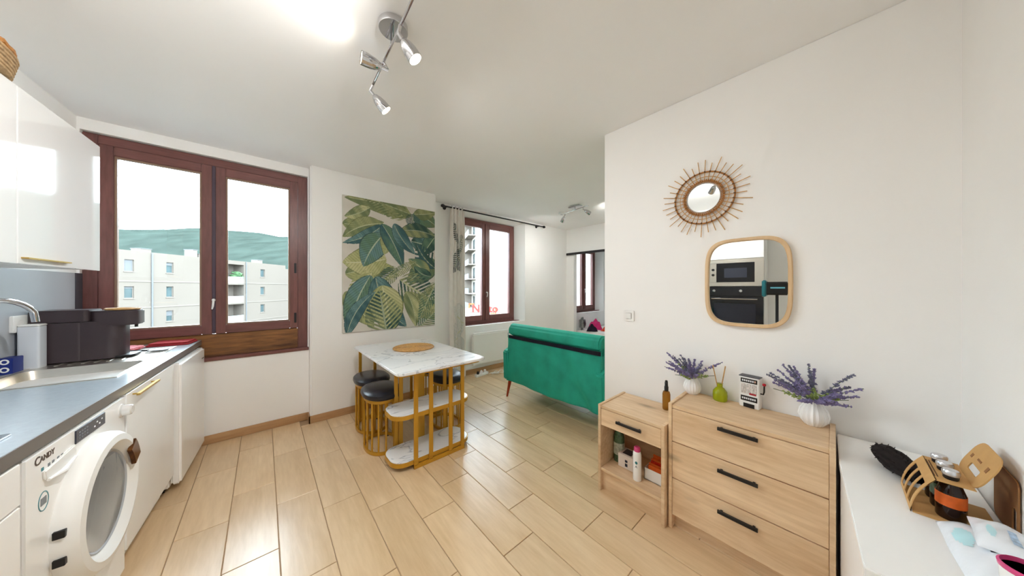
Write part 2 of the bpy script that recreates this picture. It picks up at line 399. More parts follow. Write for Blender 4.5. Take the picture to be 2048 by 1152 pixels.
for (a, b2, n) in ((-.918, -.335, 0), (-.318, .26, 1)):
    wl, wr = (.07, .065) if n == 0 else (.065, .062)
    frame_boxes(a, b2, .948, 2.418, wl, wr, .075, .07, Y0-.012, Y0+.05, w1, 'sash')
    fi = MB().ring([(a+wl, 1.023), (b2-wr, 1.023), (b2-wr, 2.348), (a+wl, 2.348)], [(a+wl+.012, 1.035), (b2-wr-.012, 1.035), (b2-wr-.012, 2.336), (a+wl+.012, 2.336)], Y0-.002, Y0+.03, 'Y')
    fi.build('glazing_bead', mat('bead_%d' % n, (140, 112, 92), .5), w1)
    B(a+wl, b2-wr, Y0+.018, Y0+.022, 1.023, 2.348).build('pane', M_glass, w1, smooth=False)
B(-.337, -.316, Y0-.022, Y0+.02, .95, 2.418).build('meeting_strip', mat('dark_plum_strip', (74, 58, 72), .4), w1, .004)
handle(w1, -.327, Y0-.022, 1.245)
B(.232, .25, Y0-.02, Y0-.008, 1.50, 1.60).build('hinge', M_blackm, w1, .002)
B(.232, .25, Y0-.02, Y0-.008, 1.0, 1.10).build('hinge', M_blackm, w1, .002)
def small_window(name, x0, x1, z0, z1, label):
    w = thing(name, label, None); w['kind'] = 'structure'
    y = YOUT-.12; xm = (x0+x1)/2-.02
    frame_boxes(x0, x1, z0, z1, .05, .05, .05, .05, y, y+.08, w, 'frame')
    for a, b2 in ((x0+.05, xm-.004), (xm+.004, x1-.05)):
        frame_boxes(a, b2, z0+.05, z1-.05, .075, .075, .085, .075, y-.015, y+.045, w, 'sash')
        B(a+.075, b2-.075, y+.018, y+.022, z0+.135, z1-.125).build('pane', M_glass, w, smooth=False)
    B(xm-.022, xm+.022, y-.03, y-.012, z0+.055, z1-.055).build('meeting_strip', M_brown, w, .004)
    B(x0-.10, x1+.10, y-.09, y+.06, z0-.035, z0+.004).build('sill', M_brownh, w, .005)
    handle(w, xm, y-.03, z0+.52)
    return w
small_window('window_2', 2.24, 3.505, .755, 2.49, 'brown wooden living room window behind the curtain')
small_window('window_3', 5.27, 6.215, .80, 2.31, 'brown wooden bedroom window seen through the doorway')

# ------------------------------------------------------------------ outside, laid out on axes turned with the street
EA = R(YAW)
def ext(name, label, cat, x, y, z=0.):
    w = Matrix.Rotation(EA, 3, 'Z') @ Vector((x, y, z)); return thing(name, label, cat, tuple(w), EA)
g = B(-2600, 2600, -200, 3200, -10.5, -10).build('ground', M_ground, smooth=False); g.rotation_euler = (0, 0, EA); struct(g, 'ground outside the building')
hv = []; hf = []; NX, NY = 90, 14
for i in range(NX+1):
    for j in range(NY+1):
        x = -3600+4600*i/NX; t = j/NY; y = 900+1100*t
        rid = 385+30*math.sin(x*.0021+.6)+14*math.sin(x*.0062+1)+5*math.sin(x*.021)
        hv.append((x, y, -10+rid*(math.sin(t*PI/2)**1.3)+(6*math.sin(x*.03+j*2.1)+5*math.sin(x*.017-j))*t*(1-t)*2))
for i in range(NX):
    for j in range(NY): q = i*(NY+1)+j; hf.append((q, q+NY+1, q+NY+2, q+1))
mb = MB(); mb.add(hv, hf); h_ = mb.build('hill', M_hill, ang=180); h_.rotation_euler = (0, 0, EA); struct(h_, 'wooded ridge on the horizon')
# long white apartment block opposite the kitchen window
b1 = ext('apartment_building', 'long white flat-roofed apartment block seen through the kitchen window', 'building', -40.5, 20, 0)
def fwindow(parent, y0, y1, z0, z1, sh=0.):
    f = MB().ring([(y0-.05, z0-.05), (y1+.05, z0-.05), (y1+.05, z1+.05), (y0-.05, z1+.05)], [(y0+.04, z0+.04), (y1-.04, z0+.04), (y1-.04, z1-.04), (y0+.04, z1-.04)], -.22, -.12, 'X').build('window', M_facb, parent, smooth=False)
    B(-.19, -.17, y0, y1, z0, z1).build('pane', M_fwin, f, smooth=False)
    if sh: B(-.16, -.13, y0+.04, y1-.04, z1-(z1-z0)*sh, z1).build('shutter', M_shut, f, smooth=False)
    B(-.1, .06, y0-.06, y1+.06, z0-.1, z0-.04).build('window_ledge', M_facb, f, smooth=False)
cols = [(9.5, 10.27), (13.1, 13.8), (25.5, 26.3)]
wz = [(3.13, 4.37), (.28, 1.53), (-2.56, -1.31), (-5.4, -4.15)]
mb = MB(); ys = 0
holes = sorted([(a, b2) for a, b2 in cols]+[(20.2, 22.7)])
for (a, b2) in holes:
    mb.box(-12, 0, ys, a, -10, 5.35); zs = -10
    if b2-a > 2:
        mb.box(-12, -1.6, a, b2, -10, 5.1); mb.box(-1.6, 0, a, b2, 4.8, 5.35)
        for zf in (-9.4, -6.55, -3.7, -.85, 2.0): mb.box(-1.6, .05, a, b2, zf-.18, zf+.05)
    else:
        mb.box(-12, -.25, a, b2, -10, 5.1)
        for z0, z1 in sorted(wz): mb.box(-.25, 0, a, b2, zs, z0); zs = z1
        mb.box(-.25, 0, a, b2, zs, 5.35)
    ys = b2
mb.box(-12, 0, ys, 30.5, -10, 5.35); mb.box(-12, -.0, 30.5, 46, -10, 4.75)
mb.build('wall', M_fac, b1, smooth=False)
for zf in (2.08, -.80, -3.66, -6.5):
    B(-.02, .045, 0, 20.2, zf-.06, zf+.06).build('floor_band', M_facb, b1, smooth=False)
    B(-.02, .045, 22.7, 46, zf-.06, zf+.06).build('floor_band', M_facb, b1, smooth=False)
for ci, (a, b2) in enumerate(cols):
    for zi, (z0, z1) in enumerate(wz): fwindow(b1, a, b2, z0, z1, {(0, 0): 1.0, (1, 0): .3, (1, 2): .5, (0, 1): .2}.get((ci, zi), 0))
for zf in (2.0, -.85, -3.7):
    B(-.05, 0, 20.25, 22.65, zf+.05, zf+1.0).build('balcony_rail', mat('balcony_glass', (150, 158, 160), .3), b1, smooth=False)
MB().tube([(.08, 11.75, -10), (.08, 11.75, 5.3)], .07, 8).build('drainpipe', M_shut, b1)
MB().tube([(.08, 23.0, -10), (.08, 23.0, 5.3)], .07, 8).build('drainpipe', M_shut, b1)
for (y, w_, h2) in ((11.2, .9, .35), (16.3, .5, .9), (17.0, .7, .45), (25.6, .8, .5)):
    c = B(-1.6, -.5, y, y+w_, 5.3, 5.35+h2).build('chimney', M_facb, b1, smooth=False)
    B(-1.65, -.45, y-.05, y+w_+.05, 5.35+h2, 5.42+h2).build('chimney_cap', M_shut, c, smooth=False)
pl = MB()
for k in range(60):
    p = Vector((random.uniform(-.9, -.1), random.uniform(21.2, 22.6), 2.2+random.uniform(.2, 1.5)))
    pl.obox(p, (.35, .35, .05), Matrix.Rotation(random.uniform(0, 3), 3, 'X') @ Matrix.Rotation(random.uniform(0, 3), 3, 'Z'))
tag(pl.build('balcony_plant', mat('balcony_leaf', (84, 120, 80), .8), b1, smooth=False), 'green balcony plants')
# tall block with balconies seen through the living room window
b2r = ext('apartment_tower', 'tall white apartment block with rows of balconies seen through the living room window', 'building', -7.0, 55, 0)
d = Vector((-6.9, 22)); L_ = d.length; d.normalize(); nrm = Vector((-d.y, d.x))     # balcony side direction
def Q(s, o): p = d*s+nrm*o; return (p.x, p.y)
MB().prism([Q(0, 0), (60, -1.5), (60, 30), Q(34, -6), Q(34, 0)], -10, 19).build('wall', M_tower, b2r, smooth=False)
B(5.0, 60, -2.4, -.2, -10, 19).build('side_wing', M_tower, b2r, smooth=False)
for k in range(10):
    z = -8.2+2.85*k
    MB().prism([Q(0, -.1), Q(0, 1.5), Q(34, 1.5), Q(34, -.1)], z-.2, z).build('balcony_slab', M_facb, b2r, smooth=False)
    MB().prism([Q(0, 1.42), Q(0, 1.5), Q(34, 1.5), Q(34, 1.42)], z, z+.95).build('balcony_front', M_shut, b2r, smooth=False)
    for q in range(6):
        s0 = 1.2+q*5.4
        MB().prism([Q(s0, -.1), Q(s0, .03), Q(s0+2.4, .03), Q(s0+2.4, -.1)], z+.1, z+2.2).build('window', M_fwin, b2r, smooth=False)
        MB().prism([Q(s0+3.9, 0), Q(s0+3.9, 1.45), Q(s0+4.05, 1.45), Q(s0+4.05, 0)], z, z+2.65).build('balcony_divider', M_fac, b2r, smooth=False)
# low shop with the red roof sign in front of the tower
sh = ext('shop_building', 'low white shop building below the tower', 'building', -7.5, 30, 0)
B(0, 13, 0, 12, -10, -1.75).build('wall', M_facb, sh, smooth=False); B(-.15, 13.15, -.15, 12, -1.75, -1.6).build('roof_edge', M_fac, sh, smooth=False)
sg = ext('roof_sign', 'red roof sign lettering with orange corner marks on the shop', 'sign', -4.45, 30.6, -1.6)
T4 = Matrix.Rotation(R(90), 4, 'X')
text_mesh('sign_letters', 'Netto', 1.15, M_signr, sg, Matrix.Translation((.1, -.05, .35)) @ T4, .05, .035)
mb = MB(); mb.box(-.25, .35, -.05, .02, 1.15, 1.28); mb.box(-.25, -.12, -.05, .02, .75, 1.28); mb.build('corner_mark', M_signo, sg, smooth=False)
mb = MB(); mb.box(2.1, 2.75, -.05, .02, .1, .23); mb.box(2.62, 2.75, -.05, .02, .1, .8); mb.build('corner_mark', M_signo, sg, smooth=False)
B(-.2, 2.7, .03, .08, .3, .36).build('sign_bar', M_fac, sg, smooth=False)
for x in (0, 1.2, 2.4): B(x, x+.06, .03, .09, 0, .36).build('sign_post', M_fac, sg, smooth=False)
# ------------------------------------------------------------------ kitchen run (its own axes: x out from the wall line, y along the run)
def kthing(name, label, cat, x, y, z=0., rz=0., group=None):
    p = kw(x, y); return thing(name, label, cat, (p[0], p[1], z), KA+rz, group)
def bar_handle(parent, x, y0, y1, z, m=None, horizontal=True):
    h = MB(); h.tube([(x, y0+.02, z), (x+.022, y0+.02, z), (x+.022, y1-.02, z), (x, y1-.02, z)], .004, 6)
    h.box(x+.016, x+.028, y0, y1, z-.005, z+.005); return h.build('handle', m or M_brass, parent)
# worktop with a sink cut-out
wt = kthing('worktop', 'grey laminate kitchen worktop with dark front edge', 'worktop', 0, 0, .86)
mb = MB(); HX0, HX1, HY0, HY1 = -.535, -.095, -1.235, -.30
mb.box(HX1, -.004, -2.46, -.012, 0, .04); mb.box(-.597, HX0, -2.46, -.012, 0, .04); mb.box(HX0, HX1, -2.46, HY0, 0, .04); mb.box(HX0, HX1, HY1, -.012, 0, .04)
mb.build('slab', M_counter, wt, smooth=False)
B(-.004, .0, -2.46, -.012, 0, .0398).build('front_edge', M_edge, wt, smooth=False)
# sink
sk = kthing('kitchen_sink', 'stainless steel inset sink with ribbed drainer', 'sink', 0, 0, .9)
mb = MB()
mb.ring([(HX0-.012, HY0-.012), (HX1+.012, HY0-.012), (HX1+.012, HY1+.012), (HX0-.012, HY1+.012)], [(HX0+.002, HY0+.002), (HX1-.002, HY0+.002), (HX1-.002, HY1-.002), (HX0+.002, HY1-.002)], -.002, .004)
mb.box(HX0, HX1, -.775, HY1, -.006, .001)
mb.build('rim', M_steel, sk, .001, 1)
bo = rrect(HX0+.012, HX1-.012, HY0+.015, -.785, .05, 5); bi = [(x*.86+(HX0+HX1)/2*.14, y*.86+(HY0-.785)/2*.14) for x, y in bo]
mb = MB(); n = len(bo); v = [(x, y, .001) for x, y in bo]+[(x, y, -.13) for x, y in bi]; v.append((sum(x for x, y in bi)/n, sum(y for x, y in bi)/n, -.14))
mb.add(v, [(i, (i+1) % n, n+(i+1) % n, n+i) for i in range(n)]+[(n+i, n+(i+1) % n, 2*n) for i in range(n)])
mb.ring(rrect(HX0, HX1, HY0, -.773, .004, 5), bo, .0, .0015)
mb.build('bowl', M_steel, sk)
for k in range(7): B(HX0+.07+.045*k, HX0+.085+.045*k, -.70, HY1-.04, .001, .004).build('drainer_rib', M_steel, sk, .0015, 1)
for k in range(3): B(HX0+.03+.022*k, HX0+.042+.022*k, HY0+.0275, HY0+.030, -.045, -.02).build('overflow_slot', M_black, sk, smooth=False)
# tap
fa = kthing('kitchen_tap', 'chrome swan-neck mixer tap over the sink', 'tap', -.50, -1.30, .9)
mb = MB(); mb.lathe([(.03, 0), (.03, .008), (.022, .014), (.020, .09), (.018, .10)], 20); mb.build('tap_body', M_chrome, fa)
pts = [(0, 0, .09), (0, 0, .28)]+[(.045*(1-math.cos(t)), .165*(1-math.cos(t)), .28+.115*math.sin(t)) for t in [PI*k/14 for k in range(1, 13)]]
pts.append((pts[-1][0]+.003, pts[-1][1]+.008, pts[-1][2]-.05))
MB().tube(pts, .0125, 12).build('spout', M_chrome, fa)
MB().tube([(0, 0, .10), (-.0, -.03, .115), (0, -.085, .135)], [.009, .007, .006], 8).build('lever', M_chrome, fa)
# fridge, sink cabinet, washing machine, drawer cabinet
fr = kthing('fridge', 'white under-counter fridge at the window end of the worktop', 'fridge', 0, -.745)
B(-.57, -.025, .005, .66, .03, .845).build('body', M_whitep, fr, .006); B(-.02, .028, .004, .66, .045, .848).build('door', M_whitep, fr, .012, 3)
B(-.52, -.05, .03, .64, .0, .03).build('foot_plinth', M_black, fr)
B(.028, .030, .56, .62, .765, .772).build('badge', M_chrome, fr)
sc = kthing('sink_cabinet', 'white handleless-look base cabinet with brass bar handle beside the fridge', 'cabinet', 0, -1.445)
B(-.57, -.02, .003, .69, .12, .856).build('body', M_whitem, sc); B(-.018, .0, .004, .688, .125, .852).build('door', M_whitep, sc, .002)
B(-.5, -.06, .003, .69, .0, .12).build('plinth', M_whitem, sc); bar_handle(sc, 0, .05, .32, .835)
wm = kthing('washing_machine', 'white front-loading washing machine under the worktop', 'washing machine', 0, -2.092)
B(-.56, -.012, .003, .637, .02, .853).build('body', M_whitep, wm, .008)
B(-.012, .0, .004, .636, .05, .852).build('front_panel', M_whitep, wm, .006)
for x in (-.5, -.07):
    for y in (.06, .58): MB().lathe([(.02, 0), (.02, .022)], 12, (x, y, 0)).build('foot', M_black, wm)
DC, DZ = .358, .522
RX = Matrix.Rotation(R(90), 3, 'Y')
dr = MB().lathe([(.252, .0), (.254, .015), (.249, .035), (.234, .052), (.210, .056), (.193, .045), (.180, .030), (.172, .03)], 56, (0, DC, DZ), RX).build('door', M_whitem, wm)
MB().lathe([(.181, .030), (.176, .034), (.170, .030), (.16, .012)], 56, (0, DC, DZ), RX).build('door_seal', M_grey, dr)
MB().lathe([(.172, .026), (.168, .030), (.14, .012), (.09, -.012), (.0, -.02)], 48, (0, DC, DZ), RX).build('door_glass', mat('smoked_glass', (96, 88, 82), .05, var=.12, scale=6), dr)
hp = MB()
poly = [(DC+.236*math.cos(R(a)), DZ+.236*math.sin(R(a))) for a in (18, 26, 34, 42)]+[(DC+.178*math.cos(R(a)), DZ+.178*math.sin(R(a))) for a in (44, 34, 24, 14)]
hp.prism(poly, .046, .060, 'X').build('door_grip', mat('bronze_grip', (104, 66, 34), .15, .4, var=.5, scale=50), dr, .002)
for z in (.56, .47): B(.008, .032, DC-.257, DC-.243, z-.012, z+.012).build('hinge_cover', M_black, dr, .001)
B(.0, .004, .245, .445, .795, .842).build('display', mat('display_panel', (58, 62, 74), .1, var=.1), wm, .001)
for k in range(4):
    for q in range(3): B(.004, .0048, .26+.016*k, .270+.016*k, .806+.011*q, .810+.011*q).build('display_mark', M_inkg, wm, smooth=False)
for k in range(4): B(.004, .0048, .36+.018*k, .368+.018*k, .81+(k % 2)*.012, .815+(k % 2)*.012).build('display_mark', M_whitem, wm, smooth=False)
MB().lathe([(.030, 0), (.030, .004), (.024, .008), (.022, .03), (.018, .034), (0, .034)], 24, (0, .595, .795), RX).build('dial', mat('pearl_dial', (226, 224, 222), .15, .3, var=.02), wm)
dw = MB().prism([(.075, .785), (.235, .80), (.235, .76), (.12, .742), (.08, .755)], .0, .008, 'X').build('detergent_drawer', M_whitem, wm, .003)
MB().tube([(.009, .085, .752), (.014, .15, .746), (.012, .22, .762)], [.004, .008, .004], 8).build('drawer_grip', M_whitem, dw)
RT = Matrix(((0, 0, 1, 0), (1, 0, 0, 0), (0, 1, 0, 0), (0, 0, 0, 1)))
text_mesh('logo_letters', 'C', .036, M_text, wm, Matrix.Translation((.0005, .045, .813)) @ RT, .0005, .0006); text_mesh('logo_letters', 'ANDY', .024, M_text, wm, Matrix.Translation((.0005, .069, .816)) @ RT, .0005, .0005)
for k, c in enumerate((.075, .105, .125, .15, .17)): B(.0, .001, c, c+.010, .786, .796).build('printed_mark', M_teal if k == 0 else M_inkg, wm, smooth=False)
MB().ring(sellipse(.085, .69, .024, .030, 2, 24), sellipse(.085, .69, .021, .027, 2, 24), .0, .0008, 'X').build('round_sticker', M_teal, wm, smooth=False)
B(0, .0008, .072, .098, .679, .702).build('sticker_print', M_inkg, wm, smooth=False)
dcab = kthing('drawer_cabinet', 'white drawer cabinet left of the washing machine', 'cabinet', 0, -2.455)
B(-.57, -.02, .003, .355, .12, .856).build('body', M_whitem, dcab); B(-.018, 0, .004, .354, .735, .852).build('drawer', M_whitep, dcab, .002); B(-.018, 0, .004, .354, .125, .73).build('door', M_whitep, dcab, .002)
B(-.5, -.06, .003, .355, .0, .12).build('plinth', M_whitem, dcab)
hb = kthing('induction_hob', 'black glass hob at the left end of the worktop', 'hob', 0, 0, .9)
MB().prism(rrect(-.55, -.066, -2.44, -1.965, .012, 4), .0, .006).build('glass_top', M_ovenb, hb, .001, 1)
MB().ring(sellipse(-.2, -2.12, .09, .09, 2, 32), sellipse(-.2, -2.12, .087, .087, 2, 32), .006, .0064).build('zone_ring', M_grey, hb, smooth=False)
# tall oven column (seen in the square mirror)
OCY = -3.06
oc = kthing('oven_column', 'tall white oven housing reflected in the square mirror', 'cabinet', 0, OCY)
B(-.57, -.02, .003, .592, .08, .765).build('body', M_whitem, oc); B(-.57, -.02, .003, .592, 1.73, 2.17).build('top_body', M_whitem, oc)
B(-.57, -.02, .0, .018, .765, 1.73).build('side_panel', M_whitem, oc); B(-.57, -.02, .577, .595, .765, 1.73).build('side_panel', M_whitem, oc)
B(-.59, -.57, .018, .577, .765, 1.73).build('back_panel', M_whitem, oc); B(-.57, -.02, .018, .577, 1.362, 1.374).build('shelf', M_whitem, oc)
B(-.018, 0, .004, .591, 1.735, 2.165).build('door', M_whitep, oc, .002); B(-.018, 0, .004, .591, .085, .762).build('door', M_whitep, oc, .002); B(-.5, -.06, .003, .592, 0, .08).build('plinth', M_whitem, oc)
ov = kthing('built_in_oven', 'black glass built-in oven with two chrome knobs seen in the square mirror', 'oven', 0, OCY, .768)
B(-.5, -.005, .025, .570, .0, .59).build('body', M_black, ov); B(-.005, .015, .006, .589, .0, .472).build('door', M_ovenb, ov, .003); B(-.005, .012, .006, .589, .478, .600).build('control_panel', M_ovenb, ov, .003)
B(.0155, .0165, .08, .515, .06, .38).build('door_window', mat('oven_window', (30, 32, 44), .03, var=0), ov)
for y in (.225, .51): MB().lathe([(.021, 0), (.021, .004), (.017, .022), (.0, .024)], 20, (.012, y, .545), RX).build('knob', M_chrome, ov)
MB().tube([(.015, .06, .44), (.05, .06, .44), (.05, .535, .44), (.015, .535, .44)], .008, 8).build('handle', M_chrome, ov)
mw = kthing('built_in_microwave', 'stainless steel microwave above the oven seen in the square mirror', 'microwave', 0, OCY, 1.376)
B(-.42, -.005, .025, .570, .0, .34).build('body', M_black, mw); MB().ring([(.002, .0), (.593, .0), (.593, .352), (.002, .352)], [(.09, .05), (.56, .05), (.56, .305), (.09, .305)], -.005, .012, 'X').build('trim_frame', M_steel, mw, .002)
B(-.005, .014, .092, .485, .052, .303).build('door', M_ovenb, mw, .002); B(-.005, .013, .487, .558, .052, .303).build('control_strip', M_steel, mw)
B(.0145, .0155, .165, .40, .11, .235).build('door_window', mat('microwave_window', (50, 54, 66), .05, var=0), mw)
for z in (.15, .22): MB().lathe([(.017, 0), (.015, .018), (0, .019)], 16, (.013, .523, z), RX).build('knob', M_black, mw)
# splashback + socket
sb = kthing('splashback', 'pale grey splashback panel behind the sink', 'panel', 0, 0, .9)
B(-.598, -.590, -2.44, -.13, .004, .556).build('sheet', M_grey, sb, smooth=False); B(-.598, -.586, -.13, -.04, .004, .556).build('end_strip', M_greyd, sb, smooth=False)
so = kthing('wall_socket', 'white double wall socket behind the tap', 'socket', 0, 0, 1.105)
MB().prism(rrect(-.725, -.52, .0, .092, .008, 4), -.590, -.576, 'X').build('plate', M_whitem, so, .002)
for y in (-.672, -.574): MB().lathe([(.022, .015), (.02, .0155), (.018, .006), (0, .006)], 20, (-.59, y, .046), RX).build('outlet', M_black if y > -.6 else M_whitep, so)
# wall cabinets
UX = -.28
for y0, lab in ((-1.425, 'white gloss wall cabinet nearest the window'), (-2.07, 'white gloss wall cabinet further from the window, cut by the left edge')):
    u = kthing('wall_cabinet', lab, 'cabinet', 0, y0, 1.455, 0, 'white wall cabinets above the sink')
    B(-.598, UX-.02, .002, .642, 0, .725).build('body', M_whitem, u); B(UX-.018, UX, .003, .641, -.004, .727).build('door', M_white, u, .0015)
    B(UX-.01, UX+.018, .02, .32, .018, .024).build('handle', M_brass, u, .001)
# wicker tray lying on top
bk = kthing('wicker_basket', 'woven wicker tray on top of the wall cabinets', 'basket', -.36, -1.56, 2.183, R(8))
mb = MB()
for k in range(6):
    z = .008+.013*k; e = .012*k/5
    mb.tube([(x, y, z+.003*math.sin(9*i)) for i, (x, y) in enumerate(sellipse(0, 0, .10+e, .16+e, 2.6, 30))], .0085, 6, closed=True)
mb.build('woven_rim', M_wicker, bk); MB().prism(sellipse(0, 0, .10, .16, 2.6, 30), 0, .01).build('tray_base', M_wicker, bk)
MB().tube([(.11*math.cos(t), .17*math.sin(t), .088+.006*math.sin(20*t)) for t in [2*PI*k/48 for k in range(48)]], .012, 6, closed=True).build('braided_edge', M_rattd, bk)
# coffee machine
cm = kthing('coffee_machine', 'dark brown capsule coffee machine on the drainer', 'coffee machine', -.40, -.545, .906)
MB().prism(rrect(-.17, .01, -.085, .085, .02, 5), 0, .235).build('water_tank', M_dark, cm, .003)
MB().prism(rrect(-.06, .155, -.083, .083, .06, 8), .0, .236).build('front_column', M_dark, cm, .003)
MB().prism(rrect(-.175, .03, -.09, .09, .02, 5), .238, .31).build('lid', M_dark, cm, .004)
MB().prism(rrect(.02, .215, -.085, .085, .055, 8), .205, .30).build('brew_head', M_dark, cm, .006)
MB().prism(rrect(.03, .20, -.075, .075, .03, 6), .0, .012).build('drip_tray', M_black, cm, .002)
MB().tube([(.19, 0, .205), (.19, 0, .185)], .008, 8).build('nozzle', M_black, cm)
wp = kthing('woven_coaster', 'small woven coaster on the coffee machine', 'coaster', -.265, -.545, 1.2065)
mb = MB()
for k in range(5): mb.tube([(x, y, .007) for x, y in sellipse(0, 0, .012+.014*k, .012+.014*k, 2, 24)], .0065, 6, closed=True)
mb.build('coil', M_ratt, wp)
# clear box, blue carton, mats, pan
jr = kthing('plastic_canister', 'pale translucent-looking plastic canister beside the coffee machine', 'canister', -.540, -.675, .9)
MB().ring(rrect(-.035, .035, -.035, .035, .010, 4), rrect(-.0325, .0325, -.0325, .0325, .009, 4), 0, .235).build('shell', M_frost, jr)
MB().prism(rrect(-.032, .032, -.032, .032, .009, 4), .003, .16).build('powder', M_whitem, jr, .004)
MB().prism(rrect(-.035, .037, -.035, .035, .010, 4), .236, .246).build('lid', M_whitem, jr, .003)
bx = kthing('blue_carton', 'dark blue carton with white rings at the left edge', 'carton', -.560, -.785, .9)
B(-.022, .022, -.04, .04, 0, .085).build('box', M_blue, bx, .002)
for z in (.025, .066): MB().ring(sellipse(-.0, z, .014, .014, 2, 20), sellipse(-.0, z, .008, .008, 2, 20), -.0412, -.0402, 'Y').build('printed_ring', M_whitem, bx, smooth=False)
m1 = kthing('red_mat', 'red fabric place mat on the window end of the worktop', 'mat', -.150, -.13, .9, R(-6))
MB().prism(rrect(-.10, .13, -.10, .09, .01, 4), .0005, .014).build('folded_cloth', M_red, m1, .005); MB().prism(rrect(-.09, .12, -.09, .085, .01, 4), .015, .024).build('top_fold', M_red, m1, .004)
m2 = kthing('oven_mitt', 'pale red patterned oven mitt behind the coffee machine', 'oven mitt', -.350, -.29, .9, R(8))
MB().prism(sellipse(0, 0, .085, .13, 2.4, 28), .001, .022).build('mitt_body', M_pinkd, m2, .008, 3); MB().prism(sellipse(.07, .04, .035, .06, 2, 20), .003, .02).build('thumb', M_pinkd, m2, .007, 3)
MB().ring(sellipse(0, 0, .089, .134, 2.4, 28), sellipse(0, 0, .083, .128, 2.4, 28), .006, .014).build('piping', M_red, m2)
pn = kthing('spatula', 'black flat spatula lying on the drainer', 'utensil', -.17, -.47, .909, R(0))
MB().prism(rrect(-.01, .085, -.04, .04, .015, 4), 0, .006).build('blade', M_black, pn, .002); MB().tube([(-.005, 0, .004), (-.1, .01, .010), (-.2, .015, .012)], .006, 6).build('handle', M_black, pn)
# ------------------------------------------------------------------ printed leaf art (flat print on cloth)
def leaf_art(U, V, bgc, leaves, seed=1):
    rng = np.random.RandomState(seed); col = np.empty(U.shape+(3,)); col[:] = bgc
    col += (np.sin(U*23+V*31)*np.sin(V*17-U*9))[..., None]*3
    for (bx, by, tx, ty, w, bow, kind, c1, c2, c3) in leaves:
        dx, dy = tx-bx, ty-by; Ln = math.hypot(dx, dy); ex, ey = dx/Ln, dy/Ln
        t = ((U-bx)*ex+(V-by)*ey)/Ln; s = (-(U-bx)*ey+(V-by)*ex)
        s = s-bow*4*t*(1-t)
        tt = np.clip(t, 0, 1)
        prof = w/2*np.power(np.sin(PI*np.power(tt, .75)), .8)
        if kind == 'cut': prof = prof*(.72+.28*np.sign(np.sin((tt*1.0-np.abs(s)/w*.6)*42)))
        q = np.abs(s)/np.maximum(prof, 1e-5); ins = (t > 0) & (t < 1) & (q < 1)
        if kind == 'palm':
            fr = np.mod((t-.55*np.abs(s)/w)*11, 1.); ins &= (fr < .62) | (q < .06)
            ink = np.abs(fr-.31) < .05
        else:
            fr = np.mod((t-.7*np.abs(s)/w)*13, 1.); ink = fr < .13
        mix = np.clip(.5+.5*np.sin(t*5+np.sign(s)*1.3+rng.rand()*6)+.25*np.sin(U*60+V*45), 0, 1)[..., None]
        cc = np.array(c1)*(1-mix)+np.array(c2)*mix
        edge = (q > .93) & (kind != 'palm')
        cc = np.where((ink | edge)[..., None], np.array(c3)*.75+cc*.25, cc)
        cc = np.where((q < .05)[..., None], np.array(c1)*.3+np.array((205, 205, 170))*.7, cc)
        col = np.where(ins[..., None], cc, col)
    col = np.clip(col, 0, 255)/255
    return np.where(col <= .04045, col/12.92, ((col+.055)/1.055)**2.4)
OL = (154, 158, 112); OLD = (110, 124, 88); TE = (104, 138, 136); TED = (62, 98, 102); GR = (96, 128, 104); GRD = (54, 84, 76); PAL = (190, 188, 140); PALD = (166, 168, 116); INK = (48, 68, 70); INK2 = (104, 108, 66); CRM = (206, 200, 190)
def pq(x, y):   # picture coordinates, as fractions of the canvas
    u = (x-80+(15 if y > 600 else 0))/625; top = 103+125*u; bot = 1040-55*u
    return u, 1-(y-top)/(bot-top)
def LF(x0, y0, x1, y1, w, bow, kind, a, b, c):
    u0, v0 = pq(x0, y0); u1, v1 = pq(x1, y1); return (u0, v0*1.41, u1, v1*1.41, w/625, bow/625, kind, a, b, c)
